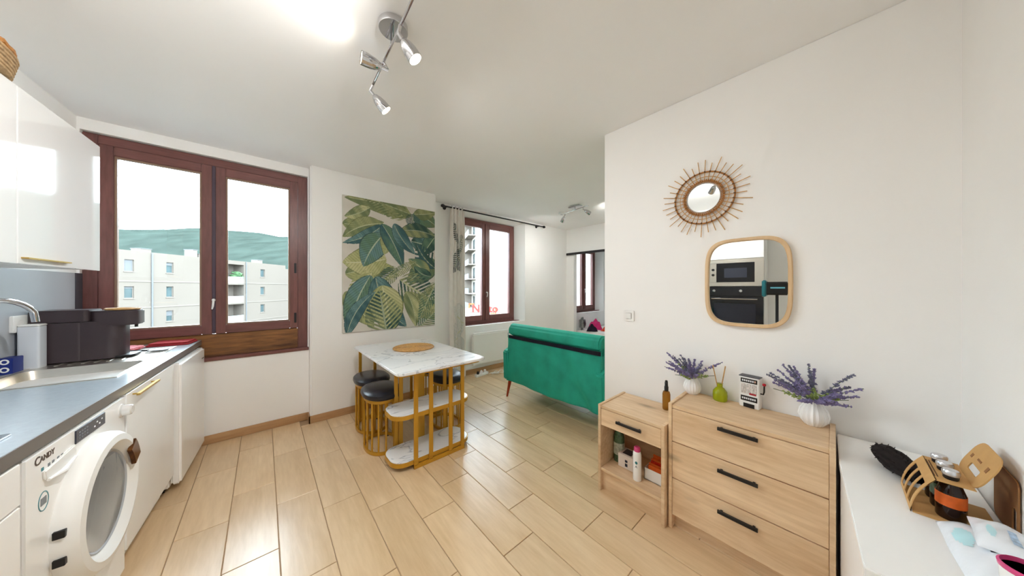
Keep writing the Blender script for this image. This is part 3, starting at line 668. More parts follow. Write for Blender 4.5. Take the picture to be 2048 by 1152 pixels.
ART = [LF(80,640,400,600,150,10,'leaf',OLD,PALD,INK2), LF(720,560,470,700,170,0,'leaf',GR,OLD,INK), LF(720,930,470,760,150,10,'leaf',PAL,OL,INK2), LF(430,440,250,300,120,0,'leaf',TE,OLD,INK), LF(80,300,330,290,110,-10,'leaf',PALD,OLD,INK2), LF(520,420,720,470,130,0,'leaf',TE,GRD,INK), LF(80,760,250,1000,140,0,'leaf',PALD,OLD,INK2), LF(520,250,90,120,130,-20,'leaf',OL,OLD,INK2), LF(240,190,90,250,90,10,'leaf',OLD,PAL,INK2), LF(470,260,200,130,150,-30,'palm',OL,OLD,INK2),
 LF(520,240,300,150,120,0,'cut',OLD,OL,INK2), LF(530,240,720,330,150,20,'leaf',GR,OLD,INK), LF(540,235,720,230,90,-10,'leaf',OL,OLD,INK2), LF(535,235,530,345,110,0,'palm',GRD,TED,INK),
 LF(345,540,80,560,210,10,'leaf',PAL,PALD,INK2), LF(320,300,80,390,120,-25,'leaf',OL,OLD,INK2), LF(320,310,80,430,80,20,'leaf',TE,TED,INK),
 LF(720,380,600,520,120,0,'leaf',GR,GRD,INK), LF(440,350,720,400,110,25,'leaf',GRD,OL,INK), LF(330,370,200,590,170,-15,'leaf',TE,GR,INK), LF(330,370,330,510,90,20,'leaf',OL,PALD,INK2),
 LF(315,300,460,600,120,15,'leaf',TED,GR,INK), LF(395,300,550,510,100,-15,'leaf',TED,TE,INK), LF(700,610,560,440,170,20,'cut',GRD,TED,INK), LF(640,660,500,540,120,-10,'leaf',OL,GR,INK2), LF(660,660,540,590,90,20,'leaf',GRD,GR,INK),
 LF(420,600,250,720,110,10,'palm',OL,GRD,INK), LF(560,560,300,690,70,0,'palm',OL,OLD,INK2), LF(240,620,70,900,170,20,'palm',PAL,PALD,INK2), LF(230,650,95,1040,150,-20,'leaf',TE,GR,INK),
 LF(260,660,470,1000,190,-40,'leaf',TED,TE,INK), LF(300,720,360,1050,230,10,'leaf',PAL,PALD,INK2), LF(335,1050,285,750,240,0,'palm',GRD,OL,INK), LF(420,680,720,830,250,-10,'palm',OL,GRD,INK), LF(480,900,720,690,60,0,'palm',OL,OLD,INK2), LF(560,1010,715,880,150,0,'palm',GR,OL,INK), LF(470,760,540,1000,110,15,'leaf',OLD,PAL,INK2), LF(700,700,560,960,120,0,'palm',OL,GR,INK), LF(90,1050,260,760,90,30,'leaf',TE,TED,INK)]
pic = thing('leaf_picture', 'large unframed canvas printed with green tropical leaves', 'picture', (.625, YP, .874))
PWD, PH = 1.045, 1.464
B(0, PWD, -.022, -.001, 0, PH).build('canvas', mat('canvas_edge', (206, 204, 190), .9), pic, smooth=False)
NX, NZ = 260, 364
gx, gz = np.meshgrid(np.linspace(0, 1, NX+1), np.linspace(0, 1, NZ+1))
cols_ = leaf_art(gx, gz*1.41, CRM, ART)
vv = np.stack([gx*PWD, np.full_like(gx, -.0228), gz*PH], -1).reshape(-1, 3)
idx = (np.arange(NZ)[:, None]*(NX+1)+np.arange(NX)[None]).reshape(-1)
ff = np.stack([idx, idx+1, idx+NX+2, idx+NX+1], -1)
def color_mesh(name, vv, ff, colr, m, parent, smooth=False):
    me = bpy.data.meshes.new(name); me.from_pydata(vv.tolist(), [], ff.tolist())
    at = me.color_attributes.new('print', 'FLOAT_COLOR', 'POINT')
    at.data.foreach_set('color', np.concatenate([colr.reshape(-1, 3), np.ones((len(vv), 1))], 1).astype(np.float32).ravel())
    me.materials.append(m)
    if smooth: me.polygons.foreach_set('use_smooth', [True]*len(me.polygons))
    o = bpy.data.objects.new(name, me); C.objects.link(o); o.parent = parent; return o
M_printc = vcol_mat('leaf_print')
color_mesh('printed_face', vv, ff, cols_, M_printc, pic)

# ------------------------------------------------------------------ curtain + rod
cur = thing('curtain', 'white curtain with grey leaf print gathered beside the living room window', 'curtain', (2.02, 3.655, .02))
NX, NZ = 90, 260
gx, gz = np.meshgrid(np.linspace(0, 1, NX+1), np.linspace(0, 1, NZ+1)); CH = 2.50
wob = .03*np.sin(gx*2*PI*4.5+.5*np.sin(gz*3))+.008*np.sin(gx*2*PI*9+gz*4)
xx = gx*(.235+.03*(1-gz))+.006*np.sin(gz*9); fold = (1-.25*gz)
GL = (128, 138, 134); GD = (84, 96, 96); GP = (206, 208, 204)
cl = [(.3,.33*2.5*.4*2.2,.9,.31,.5,0,'leaf',GP,GP,GL)]
GQ = (222, 222, 216)
cl = [(.55,1.98,.25,2.30,.22,.02,'palm',GL,GD,INK), (.5,1.86,.85,2.1,.3,0,'palm',GL,GQ,GL), (.45,1.86,.75,1.58,.3,0,'palm',GD,GL,INK), (.45,1.86,.2,1.55,.25,.03,'palm',GL,GD,INK), (.9,.80,.3,1.05,.5,.05,'leaf',GQ,(228,228,224),GP), (.2,.5,.8,.8,.45,0,'palm',GQ,GP,GP), (.9,.25,.3,.55,.5,0,'leaf',GQ,(214,216,212),GP), (.2,.08,.9,.3,.4,0,'palm',GP,GQ,GP)]
cc = leaf_art(gx, gz*2.5, (236, 232, 226), cl, 3)
vv = np.stack([xx, wob*fold, gz*CH], -1).reshape(-1, 3); idx = (np.arange(NZ)[:, None]*(NX+1)+np.arange(NX)[None]).reshape(-1); ff = np.stack([idx, idx+1, idx+NX+2, idx+NX+1], -1)
cf = color_mesh('cloth', vv, ff, cc, M_printc, cur, True); md = cf.modifiers.new('thickness', 'SOLIDIFY'); md.thickness = .003
for k in range(4): MB().tube([(.03+.058*k, .024*math.cos(t), 2.497+.024*math.sin(t)) for t in [2*PI*q/16 for q in range(16)]], .004, 6, closed=True).build('eyelet', M_chrome, cur)
rod = thing('curtain_rod', 'thin black curtain rod with knob ends above the living room window', 'curtain rod', (1.93, 3.655, 2.517))
MB().tube([(0, 0, 0), (2.08, 0, 0)], .011, 10).build('pole', M_blackm, rod)
for x in (-.02, 2.10): MB().lathe([(.0, -.03), (.018, -.024), (.026, 0), (.018, .024), (0, .03)], 14, (x, 0, 0), RX).build('finial', M_blackm, rod)
for x in (.05, 1.98):
    b = MB(); b.tube([(x, 0, 0), (x, .06, .0), (x, .094, 0)], .008, 8); b.lathe([(.026, 0), (.026, .008)], 14, (x, .094, 0), Matrix.Rotation(R(90), 3, 'X')); b.build('bracket', M_blackm, rod)
# ------------------------------------------------------------------ radiator, cables
rd = thing('panel_radiator', 'flat white panel radiator under the living room window', 'radiator', (2.42, 3.66, .15))
B(0, .75, 0, .05, 0, .48).build('panel', M_fabw, rd, .01); B(.02, .73, .005, .045, .48, .495).build('top_grille', M_whitem, rd, .003)
for x in (.12, .6): B(x, x+.04, .05, .09, .05, .42).build('wall_bracket', M_whitem, rd)
B(.70, .745, -.004, .0, .36, .44).build('thermostat', M_grey, rd)
ps = thing('power_strip', 'white power strip with plugs on the floor under the radiator', 'power strip', (2.40, 3.56, 0), R(10))
B(0, .26, -.03, .03, .0, .04).build('strip_body', M_whitem, ps, .008)
for k in range(3): MB().lathe([(.02, 0), (.02, .03), (.012, .04)], 14, (.05+.075*k, 0, .04)).build('plug', M_whitem if k else M_black, ps)
pts = [(.26+.2*math.sin(t*1.3)*.5+.12*t/6, -.03+.05*math.sin(t*2.1), .006+.02*abs(math.sin(t*1.7))) for t in [q*.25 for q in range(40)]]
tag(MB().tube([(x+2.42, y+3.54, z) for x, y, z in pts], .005, 6).build('white_cable', M_whitem), 'tangled white cable next to the power strip', 'cable')

# ------------------------------------------------------------------ dining table
tb = thing('dining_table', 'marble-topped dining table with gold metal frame and two open shelves', 'table', (.69, 1.965, 0))
TW, TL = .75, 1.27
MB().prism(rrect(0, TW, 0, TL, .05, 6), .735, .755).build('table_top', M_marble, tb, .003)
MB().ring(rrect(.03, TW-.03, .05, TL-.03, .03, 4), rrect(.055, TW-.055, .075, TL-.055, .02, 4), .712, .735).build('apron_frame', M_gold, tb)
for z in (.055, .40):
    o = MB().prism(rrect(.015, .665, .110, .39, .10, 8), z-.004, z+.012).build('shelf', M_marble, tb, .002)
    MB().ring(rrect(.008, .672, .103, .397, .106, 8), rrect(.014, .666, .109, .391, .10, 8), z-.022, z+.008).build('shelf_rim', M_gold, o)
for x in (.15, .27, .44, .55): B(x, x+.032, .089, .102, .0, .714).build('post', M_gold, tb, .002)
for x in (.15, .55): B(x, x+.032, .398, .411, .0, .714).build('post', M_gold, tb, .002)
B(.112, .142, .398, .411, .0, .714).build('post', M_gold, tb, .002)
B(.30, .37, .398, .408, .0, .714).build('centre_plate', M_gold, tb, .002)
B(.15, .582, .087, .103, .0, .03).build('floor_bar', M_gold, tb, .002); B(.112, .582, .398, .414, .0, .03).build('floor_bar', M_gold, tb, .002)
for x in (.04, .18, TW-.18, TW-.066): B(x, x+.026, TL-.05, TL-.026, 0, .714).build('post', M_gold, tb, .002)
B(.04, TW-.04, TL-.05, TL-.026, 0, .026).build('floor_bar', M_gold, tb, .002)
pm = thing('place_mat', 'round woven straw place mat on the marble table', 'place mat', (1.12, 2.75, .7552))
mb = MB()
for k in range(14): mb.tube([(x, y, .0075) for x, y in sellipse(0, 0, .012+.0135*k, .012+.0135*k, 2, 40)], .0072, 5, closed=True)
mb.build('coil', M_ratt, pm)
# stools
st = thing('stool', 'black-cushioned gold stool at the left of the table, nearest the camera', 'stool', (.765, 2.57, 0), 0, 'four gold stools tucked under the table')
A_, B__ = .135, .185
for z in (.012, .425):
    MB().ring(sellipse(0, 0, A_, B__, 2.3, 48), sellipse(0, 0, A_-.014, B__-.014, 2.3, 48), z-.012, z+.012).build('ring_bar', M_gold, st)
bars = sellipse(0, 0, A_-.007, B__-.007, 2.3, 15)
for (x, y) in bars: MB().tube([(x, y, .012), (x, y, .425)], .0075, 6).build('bar', M_gold, st)
o = sellipse(0, 0, 1, 1, 2.3, 48)
mb = MB(); prof = [(.94, .437), (1.03, .445), (1.07, .462), (1.05, .482), (.95, .497), (.75, .505), (.4, .508), (.0001, .509)]
v = [(x*r*A_*1.07, y*r*B__*1.07, z) for r, z in prof for x, y in o]; n = 48
mb.add(v, [(i*n+k, i*n+(k+1) % n, (i+1)*n+(k+1) % n, (i+1)*n+k) for i in range(len(prof)-1) for k in range(n)]+[tuple(range(n))[::-1]])
mb.build('cushion', M_leather, st)
for a in (45, 135, 225, 315): MB().lathe([(.012, 0), (.012, .004)], 10, ((A_-.01)*math.cos(R(a)), (B__-.01)*math.sin(R(a)), -.003)).build('foot_pad', M_black, st)
st.location.z = .003
dup(st, (.795, 2.985, .003), None, 'black-cushioned gold stool at the left of the table, nearest the wall')
dup(st, (1.375, 2.57, .003), None, 'black-cushioned gold stool at the right of the table, seen through the front posts')
dup(st, (1.385, 2.985, .003), None, 'black-cushioned gold stool at the right of the table, by the curtain')

# ------------------------------------------------------------------ sofa (its back towards the camera)
sf = thing('sofa', 'emerald green velvet sofa seen from behind', 'sofa', (2.25, 1.38, 0))
LS = 1.285
def grid_sheet(fn, nu, nv):
    v = [fn(i/nu, j/nv) for i in range(nu+1) for j in range(nv+1)]
    return v, [(i*(nv+1)+j, (i+1)*(nv+1)+j, (i+1)*(nv+1)+j+1, i*(nv+1)+j+1) for i in range(nu) for j in range(nv)]
def backf(u, v):
    y = u*LS; z = .215+v*.555
    sag = .012*math.sin(v*PI)*math.sin(u*PI)
    fold = .022*math.exp(-((u-.16+.25*(1-v)*.3-.18*(v-.3))/.05)**2)*(1-v)**.7 - .018*math.exp(-((u-.27+.1*(1-v)-.25*(v-.3))/.06)**2)*(1-v)
    wr = .004*math.sin(u*31+v*9)*(1-v)+.003*math.sin(u*12-v*17)
    low = .03*(1-v)**6*math.sin(u*9+.6)*.5
    return (-(sag+fold+wr)*1.0-.0+.035*v, y, z+low*.6)
v, f = grid_sheet(backf, 70, 40); mb = MB(); mb.add(v, f); o = mb.build('back_cloth', M_green, sf, ang=180); md = o.modifiers.new('thickness', 'SOLIDIFY'); md.thickness = .012; md.offset = -1
B(.03, .16, .01, LS-.01, .24, .74).build('back_frame', M_green, sf, .02, 3)
prof = [(.03, .775), (.022, .80), (.02, .84), (.035, .882), (.07, .905), (.115, .912), (.16, .89), (.19, .84), (.215, .70), (.235, .46), (.20, .42), (.14, .44), (.09, .775)]
mb = MB(); mb.prism([(x, z) for x, z in prof], .005, LS-.005, 'Y'); mb.build('back_cushion', M_green, sf, .018, 3)
B(.018, .034, .0, LS-.02, .735, .772).build('black_band', M_band, sf, .003)
B(.15, .80, .05, LS-.05, .22, .43).build('seat', M_green, sf, .04, 4)
for y0, y1 in ((-.055, .045), (LS-.035, LS+.062)):
    MB().prism([(-.0, .22), (.80, .22), (.82, .58), (.06, .60), (-.01, .57)], y0+.01, y1, 'Y').build('armrest', M_green, sf, .015, 3)
for x, dx in ((.05, -.02), (.72, .03)):
    for y, dy in ((-.015, -.02), (LS-.02, .04)): MB().tube([(x, y, .225), (x+dx, y+dy, 0)], [.022, .011], 10).build('leg', M_redwood, sf)

# ------------------------------------------------------------------ far doorway: rail, bedroom things
dt = thing('door_rail', 'black sliding-door rail above the bedroom doorway', 'rail', (XF-.035, 2.30, 2.035))
B(-.012, .012, 0, 1.42, 0, .045).build('rail_bar', M_blackm, dt, .003)
for y in (.2, .75, 1.3): B(.012, .034, y, y+.03, .01, .035).build('wall_bracket', M_blackm, dt)
bed = thing('bed', 'low bed in the room beyond the doorway', 'bed', (4.98, 1.86, 0))
B(0, 1.7, 0, 1.85, .05, .28).build('bed_base', M_greyfab, bed, .02); B(.02, 1.68, .02, 1.83, .28, .45).build('mattress', M_whitem, bed, .05, 3)
for x in (.05, 1.6):
    for y in (.05, 1.8): B(x, x+.05, y, y+.05, 0, .06).build('leg', M_black, bed)
cu = thing('grey_cushion', 'grey patterned cushion standing in the bedroom doorway', 'cushion', (5.14, 3.56, .452), R(20))
MB().prism(rrect(-.12, .12, 0, .27, .05, 5), -.05, .05, 'Y').build('cushion_pad', M_greyfab, cu, .05, 4)
MB().tube([(-.10+.018*k, -.053, .15+.07*math.sin(k*1.7)) for k in range(12)], .006, 5).build('printed_swirl', M_greyd, cu)
def heap(name, label, loc, m, r, h, sd):
    rr = random.Random(sd); ph = [rr.uniform(0, 6) for _ in range(6)]
    def fn(u, v):
        a = u*2*PI; q = v; rad = r*(1+.18*math.sin(3*a+ph[0])+.1*math.sin(5*a+ph[1]))*q
        z = h*(1-q*q)*(1+.2*math.sin(4*a+ph[2])*q+.15*math.sin(9*q+ph[3]))
        return (rad*math.cos(a), rad*math.sin(a)*1.1, max(0, z))
    v, f = grid_sheet(fn, 36, 10); mb = MB(); mb.add(v, f); o = mb.build(name, m, ang=180); o.location = loc; return tag(o, label, 'clothes', 'clothes on the bed')
heap('folded_garment', 'magenta garment heaped on the bed', (5.46, 3.43, .455), M_pinkf, .14, .20, 1)
heap('folded_garment', 'black garment heaped on the bed', (5.13, 3.32, .455), M_dark2, .10, .13, 2)
heap('folded_garment', 'orange-red garment heaped on the bed', (5.36, 3.08, .455), M_redf, .11, .11, 3)
# ------------------------------------------------------------------ night table and dresser
def pull(parent, y0, y1, z, xf):
    h = MB(); h.box(xf-.022, xf-.012, y0, y1, z-.008, z+.008); h.box(xf-.014, xf, y0+.01, y0+.02, z-.006, z+.006); h.box(xf-.014, xf, y1-.02, y1-.01, z-.006, z+.006)
    return h.build('handle', M_black, parent, .001, 1)
ns = thing('night_table', 'small oak-look cabinet with one drawer and an open shelf', 'night table', (1.688, .625, 0))
ND, NW, NH = .345, .418, .567
for y in (0, NW-.018): B(0, ND, y, y+.018, 0, NH+.006).build('side_panel', M_oak, ns, .0015, 1)
B(.006, ND, .018, NW-.018, NH-.018, NH).build('top', M_oak, ns, .001, 1)
d1 = B(.004, .022, .020, NW-.020, .438, .546).build('drawer_front', M_oak, ns, .001, 1); pull(d1, .125, .285, .498, .004)
B(.022, ND-.02, .022, NW-.022, .43, .436).build('drawer_bottom', M_oak, ns)
B(.006, ND, .018, NW-.018, .135, .152).build('shelf', M_oak, ns, .001, 1); B(.03, .045, .018, NW-.018, 0, .135).build('plinth', M_oak, ns); B(ND-.008, ND, .018, NW-.018, .15, .55).build('back_panel', M_oak, ns)
ds = thing('dresser', 'oak-look dresser with three drawers and black bar handles', 'dresser', (1.722, -.008, 0))
DD, DWd, DH = .325, .625, .693
for y in (0, DWd-.018): B(0, DD, y, y+.018, 0, DH+.008).build('side_panel', M_oak, ds, .0015, 1)
B(.006, DD, .018, DWd-.018, DH-.018, DH).build('top', M_oak, ds, .001, 1)
for z0, z1, hz in ((.4915, .672, .646), (.2875, .486, .436), (.078, .282, .231)):
    d1 = B(.004, .022, .019, DWd-.019, z0, z1).build('drawer_front', M_oak, ds, .001, 1); pull(d1, .237, .392, hz, .004)
B(.022, DD-.01, .018, DWd-.018, .078, .672).build('carcass', M_oak, ds, smooth=False); B(.045, .06, .018, DWd-.018, 0, .078).build('plinth', M_oak, ds)
# things on the night table shelf
bt = thing('green_bottle', 'green glass bottle at the back of the night table shelf', 'bottle', (1.86, .985, .153))
MB().lathe([(.034, 0), (.036, .004), (.036, .16), (.030, .19), (.014, .215), (.013, .25), (.0, .25)], 20).build('bottle_body', M_greenb, bt)
MB().lathe([(.0366, .05), (.0366, .13)], 20).build('bottle_label', mat('pale_label', (170, 176, 160), .6, var=.4, scale=70), bt)
cb = thing('card_box', 'white card box with a small black emblem on the night table shelf', 'box', (1.80, .86, .153))
B(0, .10, 0, .10, 0, .085).build('carton', mat('box_card', (226, 214, 204), .7), cb, .001); B(-.0008, 0, .035, .052, .015, .035).build('emblem', M_ink, cb, smooth=False); B(-.0008, 0, .035, .052, .042, .058).build('emblem', M_ink, cb, smooth=False); B(.02, .085, .02, .08, .085, .086).build('box_slot', M_greyd, cb, smooth=False)
can = thing('spray_can', 'white spray can with pink cap on the night table shelf', 'spray can', (1.755, .81, .153))
MB().lathe([(.024, 0), (.0245, .003), (.0245, .16), (.021, .175), (.018, .178)], 24).build('can_body', M_whitep, can); MB().lathe([(.019, .178), (.0185, .20), (.012, .206), (0, .206)], 20).build('cap', M_pinkc, can)
MB().prism(sellipse(-.006, .115, .008, .009, 2, 12), -.0256, -.0246, 'X').build('printed_leaf', M_teal, can, smooth=False)
text_mesh('printed_letters', 'A', .02, M_ink, can, Matrix.Translation((-.0256, .001, .085)) @ Matrix(((0, 0, -1, 0), (-1, 0, 0, 0), (0, 1, 0, 0), (0, 0, 0, 1))), .0004)
wb = thing('white_box', 'open white box holding orange packets on the night table shelf', 'box', (1.80, .665, .153))
mb = MB(); mb.box(0, .13, 0, .003, 0, .07); mb.box(0, .13, .117, .12, 0, .07); mb.box(0, .003, 0, .12, 0, .07); mb.box(.127, .13, 0, .12, 0, .07); mb.box(0, .13, 0, .12, 0, .003); mb.build('tray', M_whitem, wb)
for k in range(3):
    p = thing('orange_packet', ['shiny orange packet at the front of the white box', 'shiny orange packet in the middle of the white box', 'shiny orange packet at the back of the white box'][k], 'packet', (1.825+.033*k, .722, .158), 0, 'orange packets in the white box')
    MB().prism(rrect(-.045, .045, 0, .085+.012*k, .008, 3), -.012, .012, 'X').build('wrapper', M_orange if k != 1 else mat('red_packet', (206, 52, 28), .25, var=.3, scale=60), p, .008, 2); B(-.001, .001, -.045, .045, .083+.012*k, .095+.012*k).build('crimped_edge', M_orange, p)
ab = thing('spray_bottle', 'amber bottle with black spray top on the night table', 'bottle', (1.955, .712, .567))
MB().lathe([(.022, 0), (.0235, .004), (.0235, .10), (.019, .115), (.011, .12)], 24).build('glass_body', M_amber, ab)
sp = MB().lathe([(.012, .12), (.0125, .145), (.010, .15), (.0085, .18), (.006, .186), (0, .186)], 16).build('spray_head', M_black, ab); MB().tube([(0, 0, .172), (-.02, .0, .174)], [.006, .004], 8).build('spout', M_black, sp)
# lavender in fluted vases
def vase(name, loc, sc, label, seed, spread, cnt, tilt=(0, 0)):
    rr = random.Random(seed)
    v = thing(name, label, 'vase', loc)
    MB().lathe([(.032*sc, 0), (.036*sc, .003*sc), (.052*sc, .026*sc), (.058*sc, .052*sc), (.052*sc, .082*sc), (.036*sc, .110*sc), (.030*sc, .122*sc), (.033*sc, .132*sc), (.029*sc, .130*sc), (.025*sc, .11*sc)], 72, flute=18, fa=.035).build('vase_body', M_ceram, v)
    l = thing('lavender_bunch', label.replace('white fluted vase', 'bunch of artificial lavender in the white fluted vase').replace(' with lavender', ''), 'flowers', (loc[0], loc[1], loc[2]+.115*sc))
    for k in range(cnt):
        a = rr.uniform(0, 2*PI); el = rr.uniform(.30, 1.45); ln = rr.uniform(.75, 1.1)*spread*(1.0 if el < .9 else .85)*(.7 if k % 5 == 4 else 1)
        dx, dy, dz = math.cos(a)*math.cos(el), math.sin(a)*math.cos(el), math.sin(el)
        if dx > 0: dx *= .25
        dy += tilt[1]*.3
        P = [Vector((dx*ln*t*(1+.25*t)+rr.uniform(-.003, .003), dy*ln*t*(1+.25*t), dz*ln*t*1.05-.05*ln*t*t*(1-dz)*2)) for t in [q/8 for q in range(9)]]
        mb = MB(); mb.tube(P, [.0016]*9, 4); 
        mb.build('stem', M_stem, l)
        fl = MB()
        isleaf = (k % 5 == 4)
        for i in range(34 if not isleaf else 18):
            t = rr.uniform(.3, 1.02) if not isleaf else rr.uniform(.25, .8); s0 = min(7, int(t*8)); p = P[s0].lerp(P[min(8, s0+1)], min(1, t*8-s0))
            w = (.0062 if not isleaf else .005)*(1.25-.7*t)*1.15; off = Vector((rr.uniform(-1, 1), rr.uniform(-1, 1), rr.uniform(-1, 1)))*.006*(1.3-.8*t)*(1 if not isleaf else 1.8)
            q = Matrix.Rotation(rr.uniform(0, 6), 3, 'X') @ Matrix.Rotation(rr.uniform(0, 6), 3, 'Z'); c = p+off
            fl.add([c+q @ Vector(x) for x in ((w, 0, 0), (-w, 0, 0), (0, w, 0), (0, -w, 0), (0, 0, w*1.6), (0, 0, -w*1.6))], [(0,2,4),(2,1,4),(1,3,4),(3,0,4),(2,0,5),(1,2,5),(3,1,5),(0,3,5)])
        fl.build('blossom' if not isleaf else 'leaf_sprig', M_leaf if isleaf else (M_lav if k % 3 else mat('lavender_grey_%d_%d' % (seed, k), (104, 104, 128), .8, var=.25, scale=90)), l, smooth=False)
    return v
vase('fluted_vase', (2.005, .580, DH), .80, 'white fluted vase with lavender at the left end of the dresser', 11, .178, 26)
vase('fluted_vase', (1.985, .062, DH), .92, 'white fluted vase with lavender at the right end of the dresser', 23, .192, 30, (0, .55))
df = thing('reed_diffuser', 'lime green glass reed diffuser on the dresser', 'diffuser', (2.005, .437, DH))
MB().lathe([(.030, 0), (.034, .004), (.036, .03), (.034, .055), (.022, .072), (.013, .080), (.013, .098), (.015, .10), (.011, .10)], 28).build('glass_flask', M_lime, df)
MB().tube([(0, 0, .01), (-.005, .034, .20)], .0026, 6).build('reed', M_ratt, df); MB().tube([(.0, .004, .01), (-.003, -.026, .205)], .003, 6).build('reed', M_ratt, df)
sm = thing('slot_machine_ornament', 'small white slot-machine ornament with red-knobbed lever on the dresser', 'ornament', (1.995, .262, DH), R(-8))
B(0, .045, 0, .088, .0, .17).build('case', M_whitem, sm, .003); B(-.002, .0, .008, .080, .135, .158).build('top_panel', M_black, sm); B(-.002, 0, .008, .080, .035, .062).build('bottom_panel', M_black, sm); B(-.002, .0, .02, .068, .0, .022).build('coin_slot', M_black, sm)
B(-.001, .047, -.001, .089, .166, .171).build('cap_plate', M_greyd, sm)
for k in range(3): MB().prism(rrect(.010+.024*k, .030+.024*k, .075, .128, .003, 3), -.002, -.0005, 'X').build('reel', mat('reel_%d' % k, (206, 200, 196), .4, var=.35, scale=160), sm)
B(-.0028, -.002, .012, .042, .072, .082).build('printed_mark', M_red, sm, smooth=False)
for z in (.147, .049):
    for k in range(7): B(-.0028, -.002, .014+.009*k, .020+.009*k, z-.005, z+.005).build('printed_mark', mat('pale_print', (214, 178, 160), .5) if k == 0 and z > .1 else M_foil, sm, smooth=False)
MB().tube([(.02, 0, .085), (.02, -.012, .085), (.018, -.016, .10), (.012, -.018, .135)], .0035, 8).build('lever', M_black, sm)
MB().lathe([(0, -.008), (.006, -.006), (.0085, 0), (.006, .006), (0, .008)], 14, (.011, -.018, .14)).build('lever_knob', mat('lever_red', (190, 24, 44), .3), sm)
# ------------------------------------------------------------------ mirrors + switch on the partition
def onwall(name, label, cat, y, z): return thing(name, label, cat, (XR, y, z))
mr = onwall('square_mirror', 'rounded square mirror in a pale wood frame', 'mirror', .328, 1.382)
so_, si_ = sellipse(0, 0, .192, .252, 4.2, 72), sellipse(0, 0, .174, .234, 4.2, 72)
MB().ring(so_, si_, -.028, -.001, 'X').build('frame', M_pale, mr, .003, 2); MB().prism(si_, -.012, -.002, 'X').build('mirror_glass', M_mirror, mr)
sbm = onwall('sunburst_mirror', 'round rattan sunburst mirror', 'mirror', .532, 1.908)
MB().prism(sellipse(0, 0, .086, .086, 2, 48), -.012, -.002, 'X').build('mirror_glass', M_mirror, sbm)
NR = 36
for k in range(NR):
    a = 2*PI*k/NR+.05; r1 = .225+.018*math.sin(k*2.4)
    MB().tube([(-.012, .108*math.cos(a), .108*math.sin(a)), (-.012, r1*math.cos(a), r1*math.sin(a))], .0024, 6).build('ray', M_ratt, sbm)
for r_, n_, nm in ((.104, 60, 'inner_ring'), (.158, 72, 'outer_ring')):
    mb = MB(); mb.tube([(-.012, r_*math.cos(t), r_*math.sin(t)) for t in [2*PI*k/48 for k in range(48)]], .005, 6, closed=True)
    mb.build(nm, M_rattd, sbm)
    mb = MB()
    for k in range(n_ if r_ < .12 else 36):
        t = 2*PI*k/(n_ if r_ < .12 else 36)+.05; hw = .012 if r_ < .12 else .006
        mb.tube([(-.018, (r_-hw)*math.cos(t), (r_-hw)*math.sin(t)), (-.020, (r_+hw*.7)*math.cos(t+.01), (r_+hw*.7)*math.sin(t+.01))], .0036, 5)
    mb.build(nm+'_binding', M_rattd if r_ < .12 else M_print, sbm)
MB().tube([(-.011, .13*math.cos(t), .13*math.sin(t)) for t in [2*PI*k/48 for k in range(48)]], .0022, 5, closed=True).build('middle_ring', M_ratt, sbm)
sw = onwall('light_switch', 'small white light switch on the partition wall', 'switch', 1.01, 1.142)
MB().prism(rrect(-.04, .04, -.04, .04, .006, 3), -.01, -.0005, 'X').build('plate', M_whitep, sw, .002); B(-.014, -.01, -.022, .022, -.022, .022).build('rocker', M_whitem, sw, .002)
# ------------------------------------------------------------------ white low cabinet at the right edge and what lies on it
wc = thing('white_cabinet', 'low white cabinet right of the dresser', 'cabinet', (1.115, -.328, 0))
MB().prism([(.01, .005), (.92, .005), (.92, .312), (.60, .308), (.01, .274)], .04, .63).build('body', M_whitep, wc, .004); MB().prism([(0, 0), (.93, 0), (.93, .316), (.60, .312), (0, .278)], .632, .66).build('top', M_whitep, wc, .003); B(.03, .90, .02, .27, 0, .04).build('plinth', M_black, wc); B(-.004, .01, .008, .270, .05, .625).build('door', M_whitep, wc, .003)
ct = thing('bottle_carton', 'kraft card bottle carrier with slotted side and tall handle panel', 'carton', (1.50, -.322, .66))
CX0, CX1 = 0., .185
B(CX0, CX1, .01, .16, .0005, .004).build('floor_panel', M_card, ct)
# slotted curved side: bottom edge at y=.14, leaning up to y=.095
def arcp(t): return (.165-.002*t-.042*t*t, .002+.118*t)
sl = MB(); strips = [(0, .018), (.058, .072), (.112, .127), (.167, .185)]
for a, b2 in strips:
    for i in range(8):
        (y0, z0), (y1, z1) = arcp(i/8), arcp((i+1)/8)
        sl.add([(a,y0,z0),(b2,y0,z0),(b2,y1,z1),(a,y1,z1),(a,y0-.002,z0),(b2,y0-.002,z0),(b2,y1-.002,z1),(a,y1-.002,z1)], [(0,1,2,3),(7,6,5,4),(0,4,5,1),(1,5,6,2),(2,6,7,3),(3,7,4,0)])
(y0, z0), (y1, z1) = arcp(.80), arcp(1.0)
sl.add([(0,y0,z0),(.185,y0,z0),(.185,y1,z1),(0,y1,z1),(0,y0-.002,z0),(.185,y0-.002,z0),(.185,y1-.002,z1),(0,y1-.002,z1)], [(0,1,2,3),(7,6,5,4),(0,4,5,1),(1,5,6,2),(2,6,7,3),(3,7,4,0)])
(y0, z0), (y1, z1) = arcp(0), arcp(.12)
sl.add([(0,y0,z0),(.185,y0,z0),(.185,y1,z1),(0,y1,z1),(0,y0-.002,z0),(.185,y0-.002,z0),(.185,y1-.002,z1),(0,y1-.002,z1)], [(0,1,2,3),(7,6,5,4),(0,4,5,1),(1,5,6,2),(2,6,7,3),(3,7,4,0)])
sl.build('slotted_side', M_card, ct, smooth=False)
ytop, ztop = arcp(1.)
B(CX0, CX1, .056, ytop, ztop-.002, ztop).build('top_panel', M_card, ct)
for k, y in enumerate((.112, .117)): B(.03, .155, y, y+.0025, ztop, ztop+.0005).build('printed_line', M_print, ct, smooth=False)
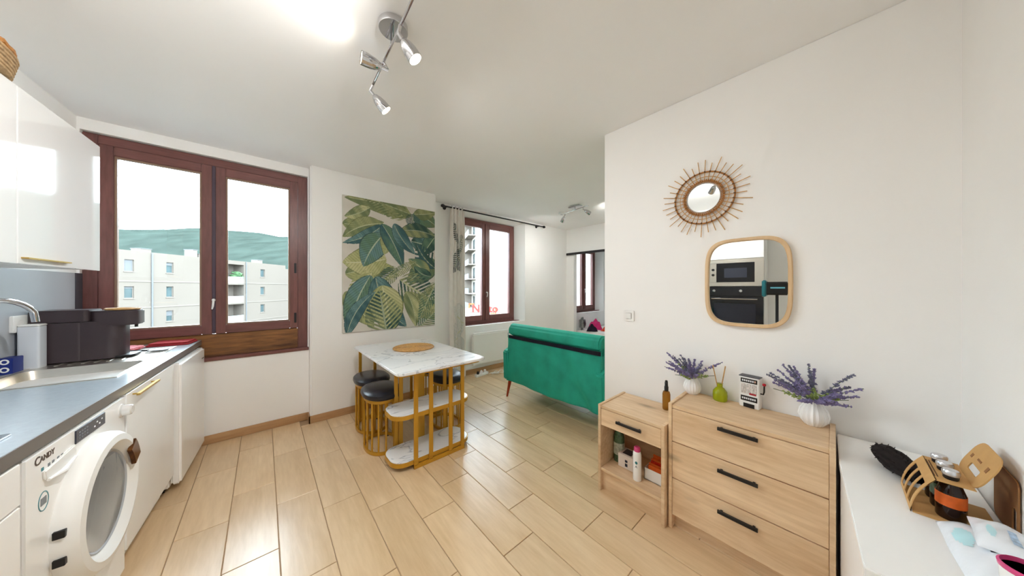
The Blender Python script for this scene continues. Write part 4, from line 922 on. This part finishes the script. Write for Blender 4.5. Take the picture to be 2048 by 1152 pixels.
hn = MB(); op = rrect(.0, .185, ztop-.004, ztop+.105, .04, 6); ip = rrect(.052, .13, ztop+.02, ztop+.040, .006, 6)
hn.ring(op, ip, .055, .058, 'Y')
LEAN = Matrix.Translation((0, .056, ztop)) @ Matrix.Rotation(R(24), 4, 'X') @ Matrix.Translation((0, -.056, -ztop))
hn.v = [tuple(LEAN @ Vector(p)) for p in hn.v]; hn.build('handle_panel', M_card, ct)
for (a, z, w_, h2) in ((.03, .050, .014, .016), (.148, .048, .014, .012), (.085, .056, .03, .006)): 
    k_ = B(a, a+w_, .0582, .0588, ztop+z, ztop+z+h2); k_.v = [tuple(LEAN @ Vector(p)) for p in k_.v]; k_.build('cut_out', M_cardd, ct, smooth=False)
bp = MB().ring(rrect(.022, CX1+.01, .0, ztop+.045, .02, 5), rrect(.032, .062, .02, .085, .010, 5), -.009, -.006, 'Y').build('back_panel', M_cardd, ct)
for k, (x, y) in enumerate(((.152, .094), (.096, .092), (.040, .090))):
    t = thing('small_bottle', ['small dark bottle in the carrier, furthest from the camera', 'small dark bottle in the middle of the carrier', 'small dark bottle with orange label in the carrier, nearest the camera'][k], 'bottle', (1.50+x, -.322+y, .6645), 0, 'bottles in the card carrier')
    MB().lathe([(.025, 0), (.027, .004), (.027, .075), (.020, .098), (.012, .11), (.012, .135)], 20).build('glass_body', M_bglass, t)
    MB().lathe([(.0275, .040), (.0275, .075)], 20).build('paper_label', M_orange if k != 1 else M_greenb, t)
    MB().lathe([(.0155, .128), (.0165, .132), (.0165, .139), (.014, .143), (0, .144)], 18).build('crown_cap', M_silver, t); MB().lathe([(.0142, .118), (.0148, .130)], 16).build('neck_foil', M_black, t)
bl = thing('black_fur_pompom', 'black fluffy pouch lying behind the card carrier', 'pouch', (1.775, -.158, .66), R(19)); bl.location.z = .664
rr = random.Random(5); mb = MB()
def fz(u, v):
    a = u*2*PI; q = v; x = -.115+.23*q; r_ = .032*math.sin(PI*min(1, max(0, q*.92+.05)))**.5*(1.+.25*q)*(1+.09*math.sin(9*a+5*q)+.06*math.sin(23*a-12*q)); return (x, r_*math.cos(a)*1.1, .036+r_*math.sin(a)*.95)
v, f = grid_sheet(fz, 48, 20); mb.add(v, f); mb.build('pouch_body', M_fluff, bl, ang=180)
mb = MB()
for k in range(120):
    u, q = rr.random(), rr.random(); p = Vector(fz(u, q)); n_ = Vector((rr.uniform(-.5, .5), math.cos(u*2*PI), math.sin(u*2*PI))).normalized(); s_ = n_.orthogonal()*.0012
    mb.add([p-s_, p+s_, p+n_*.008+Vector((rr.uniform(-.004, .004), 0, 0))], [(0, 1, 2)])
mb.build('fur', M_fluff, bl, kind='stuff')
def softpack(name, label, loc, rz, lx, ly, h, sd, marks):
    t = thing(name, label, 'packet', loc, rz); rr = random.Random(sd); ph = [rr.uniform(0, 6) for _ in range(5)]
    def top(u, v):
        e = (math.sin(PI*u)**.35)*(math.sin(PI*v)**.45); w_ = .10*math.sin(u*7+ph[0])*math.sin(v*6+ph[1])+.05*math.sin(u*17+v*11+ph[2])
        return ((u-.5)*lx*(1+.02*math.sin(v*9+ph[3])), (v-.5)*ly*(1+.02*math.sin(u*8+ph[4])), max(.001, h*e*(1+w_)))
    v, f = grid_sheet(top, 40, 24); mb = MB(); mb.add(v, f)
    v2 = [(x, y, .0008) for x, y, z in v]; mb.add(v2, [q[::-1] for q in f]); mb.build('film_wrapper', M_foil, t, ang=180)
    for (u0, u1, v0, v1, m) in marks:
        nn = 8; g = [top(u0+(u1-u0)*i/nn, v0+(v1-v0)*j/nn) for i in range(nn+1) for j in range(nn+1)]
        g = [(x, y, z+.0012) for x, y, z in g]; mb = MB(); mb.add(g, [(i*(nn+1)+j, (i+1)*(nn+1)+j, (i+1)*(nn+1)+j+1, i*(nn+1)+j+1) for i in range(nn) for j in range(nn) if (i-3.5)**2+(j-3.5)**2 < 17 or m is not M_cyan]); mb.build('printed_mark', m, t, ang=180)
    return t
softpack('wipes_packet', 'crumpled white wipes packet with pale cyan print, lower of two', (1.358, -.266, .66), R(2), .275, .125, .05, 3, [(.08,.30,.05,.45,M_cyan), (.45,.75,.70,.92,M_cyan), (.40,.43,.42,.6,M_ink), (.44,.46,.45,.6,M_inkg)])
softpack('wipes_packet', 'smaller white packet with blue lettering lying on the other packet', (1.40, -.282, .711), R(-4), .15, .08, .025, 8, [(.25,.6,.62,.78,M_cyan), (.2,.62,.25,.40,mat('blue_print', (168, 190, 214), .5, var=.3, scale=90))])
cp = thing('cup', 'white cup with a pink rim at the bottom right corner', 'cup', (1.178, -.268, .66))
MB().lathe([(.026, 0), (.030, .005), (.036, .11), (.034, .11), (.028, .008)], 28).build('cup_body', M_whitep, cp); MB().lathe([(.0365, .104), (.0375, .111), (.034, .114), (.033, .104)], 28).build('pink_rim', M_pinkc, cp)
# ------------------------------------------------------------------ ceiling lamps
def spot_head(parent, p, d, L=.10, r=.032, on=True, power=SPOT_W, ang=168):
    """chrome bell: p = joint, d = aim"""
    d = Vector(d).normalized(); Mx = dirM(d); p = Vector(p)
    arm = MB(); arm.tube([p, p+d*.035], .009, 10); arm.build('joint', M_chrome, parent)
    h = MB().lathe([(.010, .03), (.016, .035), (.026, .06), (.031, .085), (r, .105), (r, .125), (r-.003, .125), (r-.004, .108), (.022, .07)], 28, p, Mx).build('spot_head', M_chrome, parent)
    MB().lathe([(0, .1205), (r-.006, .1205), (r-.004, .117), (.012, .095)], 24, p, Mx).build('bulb', M_bulb, h)
    if on:
        ld = bpy.data.lights.new('spot_lamp', 'SPOT'); ld.energy = power; ld.color = WARM; ld.spot_size = R(ang); ld.spot_blend = 1.; ld.shadow_soft_size = .04
        lo = bpy.data.objects.new('spot_lamp', ld); C.objects.link(lo); lo.parent = parent; lo.location = p+d*.128
        lo.rotation_euler = (-d).to_track_quat('Z', 'Y').to_euler()
s1 = thing('ceiling_spot_bar', 'chrome ceiling spot bar with aimed lamp heads', 'ceiling lamp', (.455, 1.355, ZC-.001))
MB().lathe([(.062, -.03), (.064, -.026), (.064, -.004), (.06, 0)], 40).build('ceiling_plate', M_chrome, s1)
BZ = -.075
MB().tube([(-.02, -.62, BZ), (.0, 0, BZ), (.012, .385, BZ)], .006, 10).build('bar', M_chrome, s1)
MB().tube([(0, .02, -.03), (0, .02, BZ)], .008, 10).build('stem', M_chrome, s1)
for y, x, p2, d in ((-.10, -.004, (-.008, -.09, BZ-.032), (.45, -.25, -.75)), (.16, .005, (.028, .165, BZ-.028), (-1, .05, .02)), (.37, .012, (.0, .385, BZ-.03), (.55, -.15, -.62)), (-.52, -.016, (-.016, -.52, BZ-.03), (-.75, .55, -.5))):
    MB().tube([(x, y, BZ), p2], .007, 8).build('pivot', M_chrome, s1); spot_head(s1, p2, d, power=SPOT_W*(.045 if d[0] == -1 else 2.1 if d[0] < 0 else .46))
s2 = thing('ceiling_spot_bar', 'far chrome ceiling spot bar with two heads in the living area', 'ceiling lamp', (3.50, 2.55, ZC-.001))
B(-.05, .05, -.10, .10, -.025, 0).build('ceiling_plate', M_chrome, s2, .008)
MB().tube([(.05, .26, -.06), (-.05, -.26, -.06)], .007, 10).build('bar', M_chrome, s2); MB().tube([(0, 0, -.025), (0, 0, -.06)], .008, 8).build('stem', M_chrome, s2)
for p2, d in (((.04, .22, -.085), (.3, .8, -.9)), ((-.03, -.16, -.085), (.9, -.5, -.6))):
    MB().tube([(p2[0], p2[1], -.06), p2], .006, 8).build('pivot', M_chrome, s2); spot_head(s2, p2, d, power=SPOT_W*.6)
sd = thing('smoke_detector', 'small round white smoke detector on the living area ceiling', 'smoke detector', (3.66, 2.93, ZC-.001))
MB().lathe([(.05, -.03), (.056, -.022), (.058, 0)], 28).build('cover', M_whitem, sd); MB().lathe([(.02, -.034), (.022, -.03)], 16).build('sensor', M_grey, sd)
# ------------------------------------------------------------------ scanner on a tripod, seen only in the square mirror
tp = thing('tripod_scanner', 'black camera scanner on a tripod, reflected in the square mirror', 'tripod', (-.27, .42, 0))
B(-.05, .05, -.10, .10, 1.27, 1.42).build('scanner_body', M_black, tp, .015, 3); B(-.055, .055, .085, .125, 1.25, 1.44).build('side_grip', M_teal, tp, .01)
B(.05, .053, -.07, .05, 1.345, 1.36).build('light_strip', mat('scanner_light', (120, 200, 220), .3, var=0), tp)
MB().tube([(0, 0, .55), (0, 0, 1.27)], .014, 10).build('column', M_blackm, tp)
for a in (90, 210, 330): MB().tube([(0, 0, .62), (.22*math.cos(R(a)), .22*math.sin(R(a)), 0.005)], .011, 8).build('leg', M_blackm, tp)
